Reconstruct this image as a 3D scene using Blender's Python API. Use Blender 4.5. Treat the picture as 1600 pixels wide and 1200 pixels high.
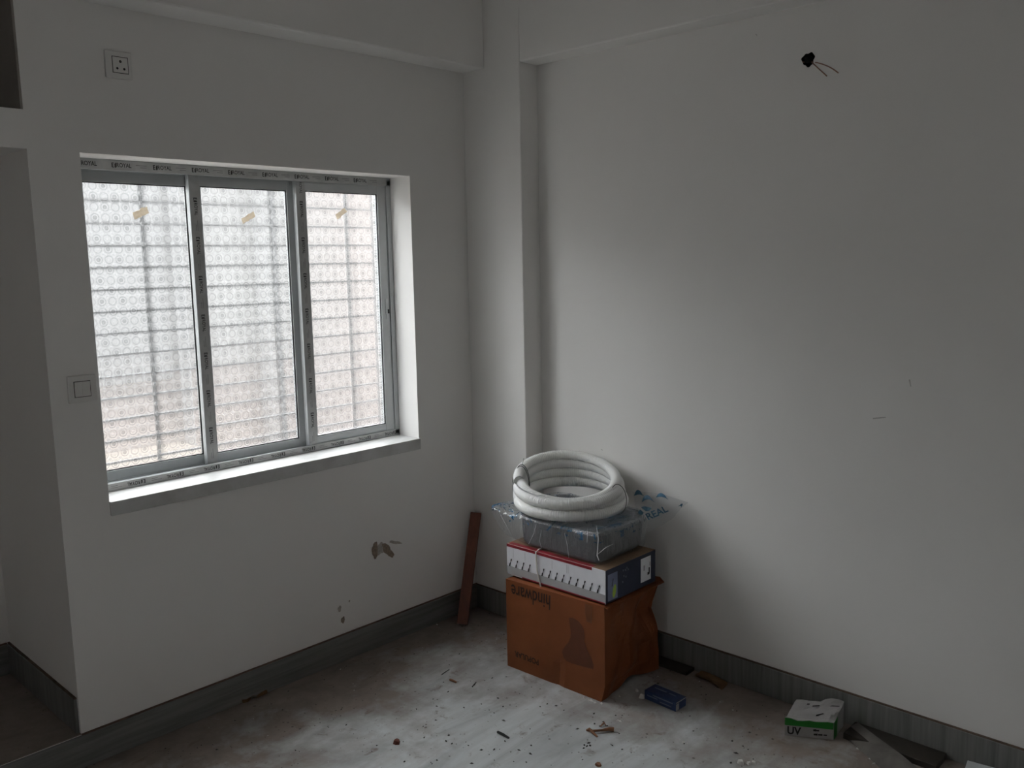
import bpy, bmesh, math, random
from mathutils import Vector, Matrix, noise

random.seed(7)
sc = bpy.context.scene
for o in list(bpy.data.objects):
    bpy.data.objects.remove(o)
COL = sc.collection

# ------------------------------------------------------------------ camera
CAM = Vector((-2.75797, -2.78578, 1.55))
FW = Vector((0.71581758, 0.68455002, -0.13782765))
RT = Vector((0.68899747, -0.72448861, -0.01996837))
UP = Vector((0.11352391, 0.08066919, 0.99025492))
cam_d = bpy.data.cameras.new('camera')
cam = bpy.data.objects.new('camera', cam_d)
COL.objects.link(cam)
cam.matrix_world = Matrix(((RT.x, UP.x, -FW.x, CAM.x), (RT.y, UP.y, -FW.y, CAM.y), (RT.z, UP.z, -FW.z, CAM.z), (0, 0, 0, 1)))
cam_d.sensor_fit = 'HORIZONTAL'
cam_d.sensor_width = 36.0
cam_d.lens = 1379.411 * 36.0 / 1600.0
cam_d.clip_start = 0.02
sc.camera = cam

# ------------------------------------------------------------------ world, light, exposure
W = bpy.data.worlds.new('overcast_sky')
sc.world = W
W.use_nodes = True
bg = W.node_tree.nodes['Background']
bg.inputs['Color'].default_value = (0.965, 0.98, 1.0, 1)
bg.inputs['Strength'].default_value = 14.8
sc.view_settings.view_transform = 'Standard'
sc.view_settings.look = 'None'
sc.view_settings.gamma = 1.0
sc.view_settings.use_curve_mapping = False
sc.view_settings.exposure = 0.0
cy = sc.cycles
cy.use_denoising = True
cy.use_adaptive_sampling = True
cy.adaptive_threshold = 0.03
cy.adaptive_min_samples = 20
cy.max_bounces = 11
cy.diffuse_bounces = 7
cy.glossy_bounces = 4
cy.transmission_bounces = 8
cy.transparent_max_bounces = 16
cy.sample_clamp_indirect = 8.0
cy.caustics_refractive = True
cy.caustics_reflective = False

# window dimensions (metres)
WX1, WX2, WZ1, WZ2 = -1.686, -0.414, 0.827, 1.896
PX, PY = -0.106, -0.324           # corner pillar
RX0, RY0, RZ = -3.7, -3.7, 2.85   # far ends of the room, ceiling
NX, NY = -1.831, 0.64             # niche edge, niche depth
FACADE_TOP = 9.0                  # unseen facade height, set to shade the neighbour house
NBY = 7.0                         # neighbouring house across the lane
SK = 0.105                        # skirting height

pl = bpy.data.lights.new('window_portal', 'AREA')
pl.shape = 'RECTANGLE'
pl.size, pl.size_y = WX2 - WX1, WZ2 - WZ1
pl.cycles.is_portal = True
po = bpy.data.objects.new('window_portal', pl)
COL.objects.link(po)
po.location = ((WX1 + WX2) / 2, 0.24, (WZ1 + WZ2) / 2)
po.rotation_euler = (math.radians(-90), 0, 0)     # faces into the room
pl2 = bpy.data.lights.new('fill_door_portal', 'AREA')  # sky portal for the added fill light doorway
pl2.shape = 'RECTANGLE'
pl2.size, pl2.size_y = 2.1, 0.70
pl2.cycles.is_portal = True
po2 = bpy.data.objects.new('fill_door_portal', pl2)
COL.objects.link(po2)
po2.location = (RX0 - 0.15, -1.75, 1.05)
po2.rotation_euler = (0, math.radians(-90), 0)

# ------------------------------------------------------------------ material helpers
def srgb(r, g, b):
    f = lambda c: (c / 255 / 12.92) if c / 255 <= 0.04045 else ((c / 255 + 0.055) / 1.055) ** 2.4
    return (f(r), f(g), f(b), 1)

class NT:
    def __init__(s, name):
        s.m = bpy.data.materials.new(name)
        s.m.use_nodes = True
        s.t = s.m.node_tree
        s.n = s.t.nodes
        s.b = s.n['Principled BSDF']
        s.out = s.n['Material Output']
    def new(s, typ, **kw):
        n = s.n.new(typ)
        for k, v in kw.items():
            setattr(n, k, v)
        return n
    def link(s, a, b):
        s.t.links.new(a, b)
    def val(s, sock, v):
        if hasattr(v, 'is_output') or isinstance(v, bpy.types.NodeSocket):
            s.link(v, sock)
        else:
            sock.default_value = v
    def math(s, op, a, b=None, c=None, clamp=False):
        n = s.new('ShaderNodeMath', operation=op, use_clamp=clamp)
        s.val(n.inputs[0], a)
        if b is not None: s.val(n.inputs[1], b)
        if c is not None: s.val(n.inputs[2], c)
        return n.outputs[0]
    def coords(s, scale=(1, 1, 1), rot=(0, 0, 0)):
        tc = s.new('ShaderNodeTexCoord')
        mp = s.new('ShaderNodeMapping')
        mp.inputs['Scale'].default_value = scale
        mp.inputs['Rotation'].default_value = rot
        s.link(tc.outputs['Object'], mp.inputs['Vector'])
        return mp.outputs[0]
    def noise(s, vec, scale=5, detail=4, rough=0.55, dist=0):
        n = s.new('ShaderNodeTexNoise')
        s.link(vec, n.inputs['Vector'])
        n.inputs['Scale'].default_value = scale
        n.inputs['Detail'].default_value = detail
        n.inputs['Roughness'].default_value = rough
        n.inputs['Distortion'].default_value = dist
        return n.outputs['Fac']
    def ramp(s, fac, stops):
        n = s.new('ShaderNodeValToRGB')
        s.link(fac, n.inputs[0])
        e = n.color_ramp.elements
        while len(e) < len(stops): e.new(0.5)
        for el, (p, c) in zip(e, stops):
            el.position = p
            el.color = c if len(c) == 4 else (*c, 1)
        return n.outputs[0]
    def mix(s, fac, a, b):
        n = s.new('ShaderNodeMix', data_type='RGBA')
        s.val(n.inputs[0], fac)
        s.val(n.inputs[6], a)
        s.val(n.inputs[7], b)
        return n.outputs[2]
    def bump(s, h, strength=0.2, dist=0.01):
        n = s.new('ShaderNodeBump')
        n.inputs['Strength'].default_value = strength
        n.inputs['Distance'].default_value = dist
        s.link(h, n.inputs['Height'])
        return n.outputs[0]

def plain(name, col, rough=0.6, metal=0.0, var=0.06, scale=30, bump=0.0, spec=0.5):
    t = NT(name)
    v = t.coords()
    n = t.noise(v, scale, 4)
    c = tuple(col[:3])
    lo = tuple(max(0, x * (1 - var)) for x in c)
    hi = tuple(min(1, x * (1 + var)) for x in c)
    t.link(t.ramp(n, [(0.3, lo), (0.7, hi)]), t.b.inputs['Base Color'])
    t.b.inputs['Roughness'].default_value = rough
    t.b.inputs['Metallic'].default_value = metal
    t.b.inputs['Specular IOR Level'].default_value = spec
    if bump:
        t.link(t.bump(n, bump, 0.004), t.b.inputs['Normal'])
    return t.m

M = {}
# painted plaster
t = NT('wall_paint')
v = t.coords()
a = t.noise(v, 1.6, 5, 0.6)
b = t.noise(v, 55, 3, 0.6)
c = t.ramp(a, [(0.3, (0.782, 0.770, 0.752)), (0.7, (0.812, 0.800, 0.782))])
t.link(c, t.b.inputs['Base Color'])
t.b.inputs['Roughness'].default_value = 0.75
t.b.inputs['Specular IOR Level'].default_value = 0.25
t.link(t.bump(b, 0.06, 0.004), t.b.inputs['Normal'])
M['paint'] = t.m

# dusty marble floor
t = NT('dusty_marble_floor')
v = t.coords()
vs = t.coords((1.2, 5.5, 1), (0, 0, math.radians(-8)))
cloud = t.noise(vs, 1.5, 7, 0.62, 0.7)
streak = t.noise(t.coords((2.2, 16, 1), (0, 0, math.radians(-12))), 2.0, 5, 0.6, 0.3)
base = t.ramp(cloud, [(0.30, (0.36, 0.38, 0.385)), (0.50, (0.52, 0.545, 0.55)), (0.72, (0.64, 0.665, 0.67))])
base = t.mix(t.math('MULTIPLY', t.ramp(streak, [(0.42, (0, 0, 0)), (0.62, (1, 1, 1))]), 0.35), base, (0.44, 0.45, 0.44, 1))
# brown construction dirt along the walls, ragged edge, with window wall shade painted in
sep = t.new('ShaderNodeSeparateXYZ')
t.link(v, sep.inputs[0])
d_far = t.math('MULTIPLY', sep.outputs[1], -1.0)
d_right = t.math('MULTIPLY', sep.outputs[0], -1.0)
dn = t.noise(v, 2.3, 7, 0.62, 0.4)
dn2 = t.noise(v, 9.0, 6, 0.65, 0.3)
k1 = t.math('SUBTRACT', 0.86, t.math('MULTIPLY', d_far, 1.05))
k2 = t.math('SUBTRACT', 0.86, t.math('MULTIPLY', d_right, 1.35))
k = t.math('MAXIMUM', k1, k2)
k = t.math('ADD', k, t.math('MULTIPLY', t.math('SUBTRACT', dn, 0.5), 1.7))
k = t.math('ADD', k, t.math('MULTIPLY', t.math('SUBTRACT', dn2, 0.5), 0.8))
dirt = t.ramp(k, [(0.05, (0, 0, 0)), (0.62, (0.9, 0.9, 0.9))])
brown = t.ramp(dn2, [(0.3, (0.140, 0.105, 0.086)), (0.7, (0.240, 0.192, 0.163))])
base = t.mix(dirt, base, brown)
# scattered smears and specks
sm = t.ramp(t.noise(v, 14, 6, 0.7, 0.5), [(0.585, (0, 0, 0)), (0.70, (0.75, 0.75, 0.75))])
base = t.mix(sm, base, (0.17, 0.125, 0.10, 1))
vo = t.new('ShaderNodeTexVoronoi')
vo.inputs['Scale'].default_value = 38
t.link(v, vo.inputs['Vector'])
spk = t.math('LESS_THAN', vo.outputs['Distance'], t.math('MULTIPLY', t.math('SUBTRACT', dn2, 0.42), 0.75))
base = t.mix(t.math('MULTIPLY', spk, 0.75), base, (0.09, 0.075, 0.065, 1))
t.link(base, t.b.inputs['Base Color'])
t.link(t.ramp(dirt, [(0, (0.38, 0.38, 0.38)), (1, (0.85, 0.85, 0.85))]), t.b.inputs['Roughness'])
t.b.inputs['Specular IOR Level'].default_value = 0.35
t.link(t.bump(dn2, 0.08, 0.004), t.b.inputs['Normal'])
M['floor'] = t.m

# grey streaked marble skirting
def streaked(name, scale, cols, rough=0.5):
    t = NT(name)
    n = t.noise(t.coords(scale), 3.0, 6, 0.6, 0.2)
    t.link(t.ramp(n, [(0.32, cols[0]), (0.5, cols[1]), (0.68, cols[2])]), t.b.inputs['Base Color'])
    t.b.inputs['Roughness'].default_value = rough
    return t.m
SKC = [(0.115, 0.117, 0.110), (0.165, 0.167, 0.160), (0.215, 0.217, 0.208)]
M['skirt_right'] = streaked('skirting_marble_cross_grain', (1, 16, 0.6), SKC)
M['skirt_far'] = streaked('skirting_marble_long_grain', (0.7, 1, 14), SKC)
M['grime'] = plain('brown_grime', (0.11, 0.075, 0.055), 0.9, var=0.3)
M['sill'] = streaked('white_sill_marble', (2.2, 3, 2), [(0.42, 0.415, 0.40), (0.54, 0.54, 0.53), (0.62, 0.62, 0.62)], 0.35)
M['alu'] = plain('mill_aluminium', (0.47, 0.49, 0.495), 0.42, 0.3, 0.05, 12)
M['film'] = plain('frosted_protective_film', (0.45, 0.455, 0.45), 0.45, 0.1, 0.14, 18)
M['rubber'] = plain('black_rubber_gasket', (0.02, 0.02, 0.022), 0.7)
M['ink'] = plain('black_ink', (0.022, 0.02, 0.02), 0.7)
M['ink_faint'] = plain('faint_black_ink', (0.13, 0.13, 0.13), 0.7)
t = NT('beige_masking_tape')
t.n.remove(t.b)
v = t.coords()
c = t.ramp(t.noise(v, 90, 3), [(0.3, (0.58, 0.53, 0.45)), (0.7, (0.70, 0.65, 0.57))])
d_ = t.new('ShaderNodeBsdfDiffuse'); l_ = t.new('ShaderNodeBsdfTranslucent'); m_ = t.new('ShaderNodeMixShader')
t.link(c, d_.inputs[0]); t.link(c, l_.inputs[0]); m_.inputs[0].default_value = 0.55
t.link(d_.outputs[0], m_.inputs[1]); t.link(l_.outputs[0], m_.inputs[2]); t.link(m_.outputs[0], t.out.inputs[0])
M['tape'] = t.m
M['white_plastic'] = plain('white_switch_plastic', (0.70, 0.69, 0.67), 0.4, var=0.02)
M['dark_gap'] = plain('dark_gap', (0.05, 0.047, 0.043), 0.8)
M['plank'] = streaked('reddish_brown_wood', (14, 14, 0.9), [(0.105, 0.029, 0.015), (0.14, 0.040, 0.020), (0.175, 0.052, 0.027)], 0.55)
M['bar'] = plain('grey_painted_steel', (0.10, 0.105, 0.11), 0.5, 0.3)
M['copper'] = plain('dull_copper_wire', (0.30, 0.165, 0.115), 0.45, 0.2)
M['soot'] = plain('black_insulation', (0.008, 0.007, 0.007), 0.85)
M['grey_body'] = plain('dark_grey_plastic', (0.115, 0.115, 0.122), 0.5, var=0.06, scale=8)
M['kraft'] = plain('bare_kraft_board', (0.24, 0.15, 0.09), 0.8, var=0.1, scale=40)
M['white_card'] = plain('white_printed_card', (0.80, 0.80, 0.84), 0.45, var=0.04, scale=20)
M['grey_card'] = plain('grey_printed_card', (0.38, 0.38, 0.385), 0.5, var=0.03)
M['red_card'] = plain('dark_red_printed_card', (0.26, 0.02, 0.03), 0.4, var=0.1)
M['navy_card'] = plain('navy_printed_card', (0.018, 0.024, 0.055), 0.4, var=0.2)
M['blue_card'] = plain('pale_blue_print', (0.20, 0.23, 0.36), 0.45, var=0.12)
M['lime'] = plain('lime_green_print', (0.36, 0.50, 0.06), 0.5)
M['cord'] = plain('off_white_cord', (0.62, 0.60, 0.55), 0.7)
M['wire_dark'] = plain('dark_binding_wire', (0.06, 0.065, 0.06), 0.5, 0.4)
M['hose'] = plain('white_pvc_hose', (0.86, 0.86, 0.83), 0.3, var=0.03, scale=9)
t = NT('white_translucent_pvc_hose')
t.b.inputs['Base Color'].default_value = (0.90, 0.90, 0.87, 1)
n_ = t.noise(t.coords(), 9, 3)
t.link(t.ramp(n_, [(0.3, (0.88, 0.88, 0.85)), (0.7, (0.92, 0.92, 0.89))]), t.b.inputs['Base Color'])
t.b.inputs['Roughness'].default_value = 0.32
t.b.inputs['Subsurface Weight'].default_value = 0.7
t.b.inputs['Subsurface Radius'].default_value = (1.0, 1.0, 0.95)
t.b.inputs['Subsurface Scale'].default_value = 0.03
M['hose'] = t.m
M['blue_box'] = plain('blue_printed_carton', (0.016, 0.036, 0.110), 0.4, var=0.2, scale=50)
M['pale_print'] = plain('pale_grey_print', (0.17, 0.19, 0.25), 0.6)
M['green'] = plain('green_printed_band', (0.012, 0.205, 0.018), 0.45, var=0.1)
M['white_box'] = plain('crumpled_white_card', (0.36, 0.35, 0.345), 0.6, var=0.08, scale=25, bump=0.15)
M['dark_wood'] = plain('dark_brown_board', (0.036, 0.029, 0.022), 0.7, var=0.2, scale=20)
M['dusty'] = plain('dusty_grey_sheet', (0.130, 0.120, 0.108), 0.7, var=0.25, scale=16)
M['twig'] = plain('dry_brown_twig', (0.21, 0.095, 0.045), 0.8, var=0.25, scale=60)
M['red_chip'] = plain('reddish_brown_chip', (0.14, 0.04, 0.025), 0.8, var=0.2)
M['black_chip'] = plain('charred_black_stick', (0.03, 0.033, 0.033), 0.8)
M['crumb_white'] = plain('white_plaster_crumb', (0.66, 0.65, 0.62), 0.9)
M['crumb_dark'] = plain('dark_dirt_crumb', (0.055, 0.05, 0.045), 0.9, var=0.4)
M['brown_paper'] = plain('brown_paper_scrap', (0.16, 0.09, 0.04), 0.8, var=0.25, scale=40, bump=0.3)
M['white_tile'] = plain('white_glazed_offcut', (0.62, 0.65, 0.66), 0.3, var=0.03)
M['chip_brown'] = plain('exposed_brown_mortar', (0.25, 0.195, 0.150), 0.95, var=0.35, scale=90, bump=0.5)
M['chip_grey'] = plain('thin_grey_scuff', (0.40, 0.365, 0.33), 0.95, var=0.2, scale=60)
M['scuff'] = plain('pencil_scuff', (0.50, 0.49, 0.47), 0.9)
M['blue_ink'] = plain('blue_bag_ink', (0.035, 0.115, 0.19), 0.5, var=0.1)
M['steel'] = plain('steel_fixing', (0.45, 0.46, 0.47), 0.35, 0.9)
M['carton_ink'] = plain('dark_carton_ink', (0.035, 0.013, 0.007), 0.7)
M['carton_shade'] = plain('brown_carton_print', (0.125, 0.034, 0.012), 0.65, var=0.08)
M['brown_tape'] = plain('shiny_brown_packing_tape', (0.16, 0.052, 0.020), 0.28)
M['cement'] = plain('dark_loft_shade_cement', (0.30, 0.275, 0.25), 0.95, var=0.12, scale=5)  # loft surfaces toned dark to carry the shade inside the opening
M['facade'] = plain('unseen_facade_cement_render', (0.12, 0.12, 0.117), 0.95, var=0.15, scale=2)  # kept dark to cut light bounced onto the neighbour house
M['nb_pale'] = plain('pale_exterior_plaster', (0.205, 0.203, 0.199), 0.9, var=0.07, scale=1.5)
M['nb_pink'] = plain('pinkish_exterior_plaster', (0.208, 0.183, 0.172), 0.9, var=0.08, scale=2.0)
M['nb_grey'] = plain('grey_exterior_plaster', (0.165, 0.165, 0.165), 0.9, var=0.08, scale=2.0)
M['nb_beige'] = plain('beige_exterior_paving', (0.215, 0.19, 0.162), 0.9, var=0.12, scale=2.0)

# brown carton board
t = NT('brown_corrugated_carton')
v = t.coords()
n1 = t.noise(v, 5, 5, 0.6)
n2 = t.noise(t.coords((120, 120, 4)), 1, 2)
c = t.ramp(n1, [(0.3, (0.182, 0.053, 0.0165)), (0.7, (0.240, 0.075, 0.025))])
t.link(c, t.b.inputs['Base Color'])
t.b.inputs['Roughness'].default_value = 0.6
t.b.inputs['Specular IOR Level'].default_value = 0.3
t.link(t.bump(n2, 0.04, 0.002), t.b.inputs['Normal'])
M['carton'] = t.m

# pressed pattern glass: lattice of rings and squares, some clear, some diffusing
def pattern_glass():
    t = NT('pressed_pattern_glass')
    n = t.n
    n.remove(t.b)
    tc = t.new('ShaderNodeTexCoord')
    sp = t.new('ShaderNodeSeparateXYZ')
    t.link(tc.outputs['Object'], sp.inputs[0])
    P = 0.034
    u = t.math('DIVIDE', sp.outputs[0], P)
    w = t.math('DIVIDE', sp.outputs[2], P)
    fu = t.math('SUBTRACT', t.math('FRACT', u), 0.5)
    fw = t.math('SUBTRACT', t.math('FRACT', w), 0.5)
    r = t.math('SQRT', t.math('ADD', t.math('MULTIPLY', fu, fu), t.math('MULTIPLY', fw, fw)))
    ring = t.math('SINE', t.math('MULTIPLY', r, 26.0))
    # small squares on the lattice corners
    gu = t.math('ABSOLUTE', fu)
    gw = t.math('ABSOLUTE', fw)
    sq = t.math('MULTIPLY', t.math('GREATER_THAN', gu, 0.36), t.math('GREATER_THAN', gw, 0.36))
    fine = t.math('MULTIPLY', t.math('SINE', t.math('MULTIPLY', u, 37.7)), t.math('SINE', t.math('MULTIPLY', w, 37.7)))
    h = t.math('ADD', t.math('MULTIPLY', ring, 0.5), t.math('ADD', t.math('MULTIPLY', sq, 1.2), t.math('MULTIPLY', fine, 0.35)))
    bn = t.bump(h, 0.55, 0.0024)
    # steep flanks of the pressed relief throw light aside: rings, centre dots, corner squares
    alt = t.math('MODULO', t.math('ADD', t.math('FLOOR', u), t.math('FLOOR', w)), 2.0)
    alt = t.math('ABSOLUTE', alt)
    band = lambda c0, wd: t.math('LESS_THAN', t.math('ABSOLUTE', t.math('SUBTRACT', r, c0)), wd)
    circ = band(0.36, 0.055)
    dot = t.math('MULTIPLY', t.math('LESS_THAN', r, 0.20), alt)
    mask = t.math('ADD', t.math('MULTIPLY', circ, 0.55), t.math('ADD', t.math('MULTIPLY', dot, 0.8), t.math('MULTIPLY', sq, 0.45)), clamp=True)
    tint = t.mix(mask, (0.99, 0.995, 0.995, 1), (0.60, 0.61, 0.61, 1))
    refr = t.new('ShaderNodeBsdfRefraction')
    t.link(tint, refr.inputs['Color'])
    refr.inputs['IOR'].default_value = 1.16
    refr.inputs['Roughness'].default_value = 0.02
    t.link(bn, refr.inputs['Normal'])
    tl = t.new('ShaderNodeBsdfTranslucent')
    tl.inputs['Color'].default_value = (0.93, 0.94, 0.94, 1)
    t.link(bn, tl.inputs['Normal'])
    tr = t.new('ShaderNodeBsdfTransparent')
    t.link(tint, tr.inputs['Color'])
    m1 = t.new('ShaderNodeMixShader')
    rf = t.math('ADD', 0.05, t.math('MULTIPLY', ring, 0.04))
    rf = t.math('ADD', rf, t.math('MULTIPLY', sq, 0.10), clamp=True)
    t.link(rf, m1.inputs[0])
    t.link(refr.outputs[0], m1.inputs[1])
    t.link(tl.outputs[0], m1.inputs[2])
    m2 = t.new('ShaderNodeMixShader')
    m2.inputs[0].default_value = 0.33
    t.link(m1.outputs[0], m2.inputs[1])
    t.link(tr.outputs[0], m2.inputs[2])
    gl = t.new('ShaderNodeBsdfGlossy')
    gl.inputs['Roughness'].default_value = 0.12
    gl.inputs['Color'].default_value = (0.9, 0.9, 0.9, 1)
    t.link(bn, gl.inputs['Normal'])
    m3 = t.new('ShaderNodeMixShader')
    m3.inputs[0].default_value = 0.04
    t.link(m2.outputs[0], m3.inputs[1])
    t.link(gl.outputs[0], m3.inputs[2])
    t.link(m3.outputs[0], t.out.inputs[0])
    return t.m
M['glass'] = pattern_glass()
t = NT('glass_smooth_side')
t.n.remove(t.b)
tr = t.new('ShaderNodeBsdfTransparent')
tr.inputs['Color'].default_value = (0.96, 0.97, 0.97, 1)
t.link(tr.outputs[0], t.out.inputs[0])
M['glass_back'] = t.m

# clear wrinkled polythene
def polythene(name, printed, hz, cap):
    t = NT(name)
    t.n.remove(t.b)
    v = t.coords()
    n1 = t.noise(t.coords((1.3, 1.3, 0.22)), 30, 3, 0.55, 1.2)
    bn = t.bump(n1, 1.0, 0.014)
    tr = t.new('ShaderNodeBsdfTransparent')
    tr.inputs['Color'].default_value = (0.93, 0.94, 0.95, 1)
    gl = t.new('ShaderNodeBsdfGlossy')
    gl.inputs['Roughness'].default_value = 0.20
    gl.inputs['Color'].default_value = (1, 1, 1, 1)
    t.link(bn, gl.inputs['Normal'])
    df = t.new('ShaderNodeBsdfDiffuse')
    df.inputs['Color'].default_value = (0.62, 0.63, 0.64, 1)
    fr = t.new('ShaderNodeFresnel')
    fr.inputs['IOR'].default_value = 1.45
    t.link(bn, fr.inputs['Normal'])
    haze = t.new('ShaderNodeMixShader')
    haze.inputs[0].default_value = hz
    t.link(tr.outputs[0], haze.inputs[1])
    t.link(df.outputs[0], haze.inputs[2])
    body = haze.outputs[0]
    if printed:
        n2 = t.noise(v, 24, 2, 0.5, 1.5)
        sp = t.new('ShaderNodeSeparateXYZ')
        t.link(v, sp.inputs[0])
        zone = t.math('GREATER_THAN', sp.outputs[2], 0.570)
        mask = t.math('MULTIPLY', t.math('GREATER_THAN', n2, 0.60), zone)
        ink = t.new('ShaderNodeBsdfDiffuse')
        ink.inputs['Color'].default_value = (0.02, 0.12, 0.24, 1)
        mk = t.new('ShaderNodeMixShader')
        t.link(t.math('MULTIPLY', mask, 0.8), mk.inputs[0])
        t.link(body, mk.inputs[1])
        t.link(ink.outputs[0], mk.inputs[2])
        body = mk.outputs[0]
    m = t.new('ShaderNodeMixShader')
    t.link(t.math('MINIMUM', t.math('MULTIPLY', fr.outputs[0], 0.7), cap), m.inputs[0])
    t.link(body, m.inputs[1])
    t.link(gl.outputs[0], m.inputs[2])
    t.link(m.outputs[0], t.out.inputs[0])
    return t.m
M['poly'] = polythene('clear_polythene_printed', True, 0.05, 0.13)
M['fold_glint'] = plain('white_film_glint', (0.72, 0.73, 0.74), 0.25, var=0.03)  # white colour stands in for highlights on the bag's creases
M['poly_clear'] = polythene('clear_polythene', False, 0.14, 0.2)

# ------------------------------------------------------------------ mesh helpers
class MB:
    def __init__(s):
        s.v, s.f, s.mi = [], [], []
    def face(s, pts, mi=0):
        i = len(s.v)
        s.v += [tuple(p) for p in pts]
        s.f.append(tuple(range(i, i + len(pts))))
        s.mi.append(mi)
    def box(s, x0, x1, y0, y1, z0, z1, mi=0, mis=None):
        i = len(s.v)
        s.v += [(x0, y0, z0), (x1, y0, z0), (x1, y1, z0), (x0, y1, z0), (x0, y0, z1), (x1, y0, z1), (x1, y1, z1), (x0, y1, z1)]
        fs = [(0, 3, 2, 1), (4, 5, 6, 7), (0, 1, 5, 4), (1, 2, 6, 5), (2, 3, 7, 6), (3, 0, 4, 7)]  # bottom top -y +x +y -x
        for k, q in enumerate(fs):
            s.f.append(tuple(i + a for a in q))
            s.mi.append(mis[k] if mis else mi)
    def grid(s, rows, close_u=False, mi=0):
        i = len(s.v)
        nr, nc = len(rows), len(rows[0])
        for r in rows: s.v += [tuple(p) for p in r]
        for a in range(nr - 1):
            for b in range(nc if close_u else nc - 1):
                b2 = (b + 1) % nc
                s.f.append((i + a * nc + b, i + a * nc + b2, i + (a + 1) * nc + b2, i + (a + 1) * nc + b))
                s.mi.append(mi)
    def tube(s, pts, rad, seg=8, mi=0, cap=True):
        pts = [Vector(p) for p in pts]
        rows = []
        t = (pts[1] - pts[0]).normalized()
        ref = Vector((0, 0, 1)) if abs(t.z) < 0.9 else Vector((1, 0, 0))
        nrm = t.cross(ref).normalized()
        for k, p in enumerate(pts):
            tt = (pts[min(k + 1, len(pts) - 1)] - pts[max(k - 1, 0)]).normalized()
            nrm = (nrm - tt * nrm.dot(tt)).normalized()
            bi = tt.cross(nrm)
            r = rad[k] if isinstance(rad, (list, tuple)) else rad
            rows.append([p + (nrm * math.cos(2 * math.pi * j / seg) + bi * math.sin(2 * math.pi * j / seg)) * r for j in range(seg)])
        s.grid(rows, True, mi)
        if cap:
            s.face(list(reversed(rows[0])), mi)
            s.face(rows[-1], mi)
    def build(s, name, mats, parent=None, smooth=False, bevel=0.0, merge=False):
        me = bpy.data.meshes.new(name)
        me.from_pydata(s.v, [], s.f)
        if not isinstance(mats, (list, tuple)): mats = [mats]
        for m in mats: me.materials.append(M[m] if isinstance(m, str) else m)
        me.polygons.foreach_set('material_index', s.mi)
        if smooth: me.polygons.foreach_set('use_smooth', [True] * len(s.f))
        if merge or bevel:
            bm = bmesh.new(); bm.from_mesh(me)
            bmesh.ops.remove_doubles(bm, verts=bm.verts, dist=1e-5)
            bmesh.ops.recalc_face_normals(bm, faces=bm.faces)
            bm.to_mesh(me); bm.free()
        me.update()
        o = bpy.data.objects.new(name, me)
        COL.objects.link(o)
        if parent:
            o.parent = parent
            if name.endswith('_print'): o['kind'] = 'stuff'
            o.matrix_parent_inverse = parent.matrix_basis.inverted()   # parents sit at known locations; world coords kept
        if bevel:
            b = o.modifiers.new('edge', 'BEVEL')
            b.width = bevel; b.segments = 2; b.limit_method = 'ANGLE'; b.angle_limit = math.radians(40)
        return o

def empty(name, loc=(0, 0, 0)):
    o = bpy.data.objects.new(name, None)
    o.location = loc
    o.empty_display_size = 0.05
    COL.objects.link(o)
    return o

def tag(o, label, cat, group=None, kind=None):
    o['label'] = label
    o['category'] = cat
    if group: o['group'] = group
    if kind: o['kind'] = kind
    return o

def struct(o, label=None, cat=None):
    o['kind'] = 'structure'
    if label: o['label'] = label
    if cat: o['category'] = cat
    return o

def text_faces(body, size, origin, ux, uy, extr=0.0004, bold=0.0, sx=1.0):
    """triangulated lettering laid on a plane: origin + ux*s + uy*t, raised along ux x uy."""
    cu = bpy.data.curves.new('t', 'FONT')
    cu.body = body
    cu.size = size
    cu.align_x = 'CENTER'
    cu.align_y = 'CENTER'
    cu.offset = bold
    cu.resolution_u = 3
    ob = bpy.data.objects.new('t', cu)
    COL.objects.link(ob)
    dg = bpy.context.evaluated_depsgraph_get()
    me = bpy.data.meshes.new_from_object(ob.evaluated_get(dg))
    o = Vector(origin); ux = Vector(ux).normalized(); uy = Vector(uy).normalized()
    nn = ux.cross(uy)
    vs = [o + ux * (p.co.x * sx) + uy * p.co.y + nn * extr for p in me.vertices]
    fs = [tuple(p.vertices) for p in me.polygons]
    bpy.data.objects.remove(ob)
    bpy.data.curves.remove(cu)
    bpy.data.meshes.remove(me)
    return vs, fs

def add_text(mb, *a, mi=0, **k):
    vs, fs = text_faces(*a, **k)
    i = len(mb.v)
    mb.v += [tuple(p) for p in vs]
    for f in fs:
        mb.f.append(tuple(i + q for q in f)); mb.mi.append(mi)

def px_ray(x, y):
    return FW + RT * ((x - 800) / 1379.411) - UP * ((y - 600) / 1379.411)
def on_plane(x, y, ax, val):
    d = px_ray(x, y)
    return CAM + d * ((val - CAM[ax]) / d[ax])

# ------------------------------------------------------------------ the room shell
# window wall: a grid of cells with the window, the niche and the loft left open
def wall_cells(mb, xs, zs, y0, y1, hole):
    nx, nz = len(xs) - 1, len(zs) - 1
    solid = lambda i, j: 0 <= i < nx and 0 <= j < nz and not hole(i, j)
    for i in range(nx):
        for j in range(nz):
            if not solid(i, j): continue
            x0, x1, z0, z1 = xs[i], xs[i + 1], zs[j], zs[j + 1]
            mb.face([(x0, y0, z0), (x1, y0, z0), (x1, y0, z1), (x0, y0, z1)])
            mb.face([(x1, y1, z0), (x0, y1, z0), (x0, y1, z1), (x1, y1, z1)])
            if not solid(i - 1, j): mb.face([(x0, y1, z0), (x0, y0, z0), (x0, y0, z1), (x0, y1, z1)])
            if not solid(i + 1, j): mb.face([(x1, y0, z0), (x1, y1, z0), (x1, y1, z1), (x1, y0, z1)])
            if not solid(i, j - 1): mb.face([(x0, y1, z0), (x1, y1, z0), (x1, y0, z0), (x0, y0, z0)])
            if not solid(i, j + 1): mb.face([(x0, y0, z1), (x1, y0, z1), (x1, y1, z1), (x0, y1, z1)])
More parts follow.
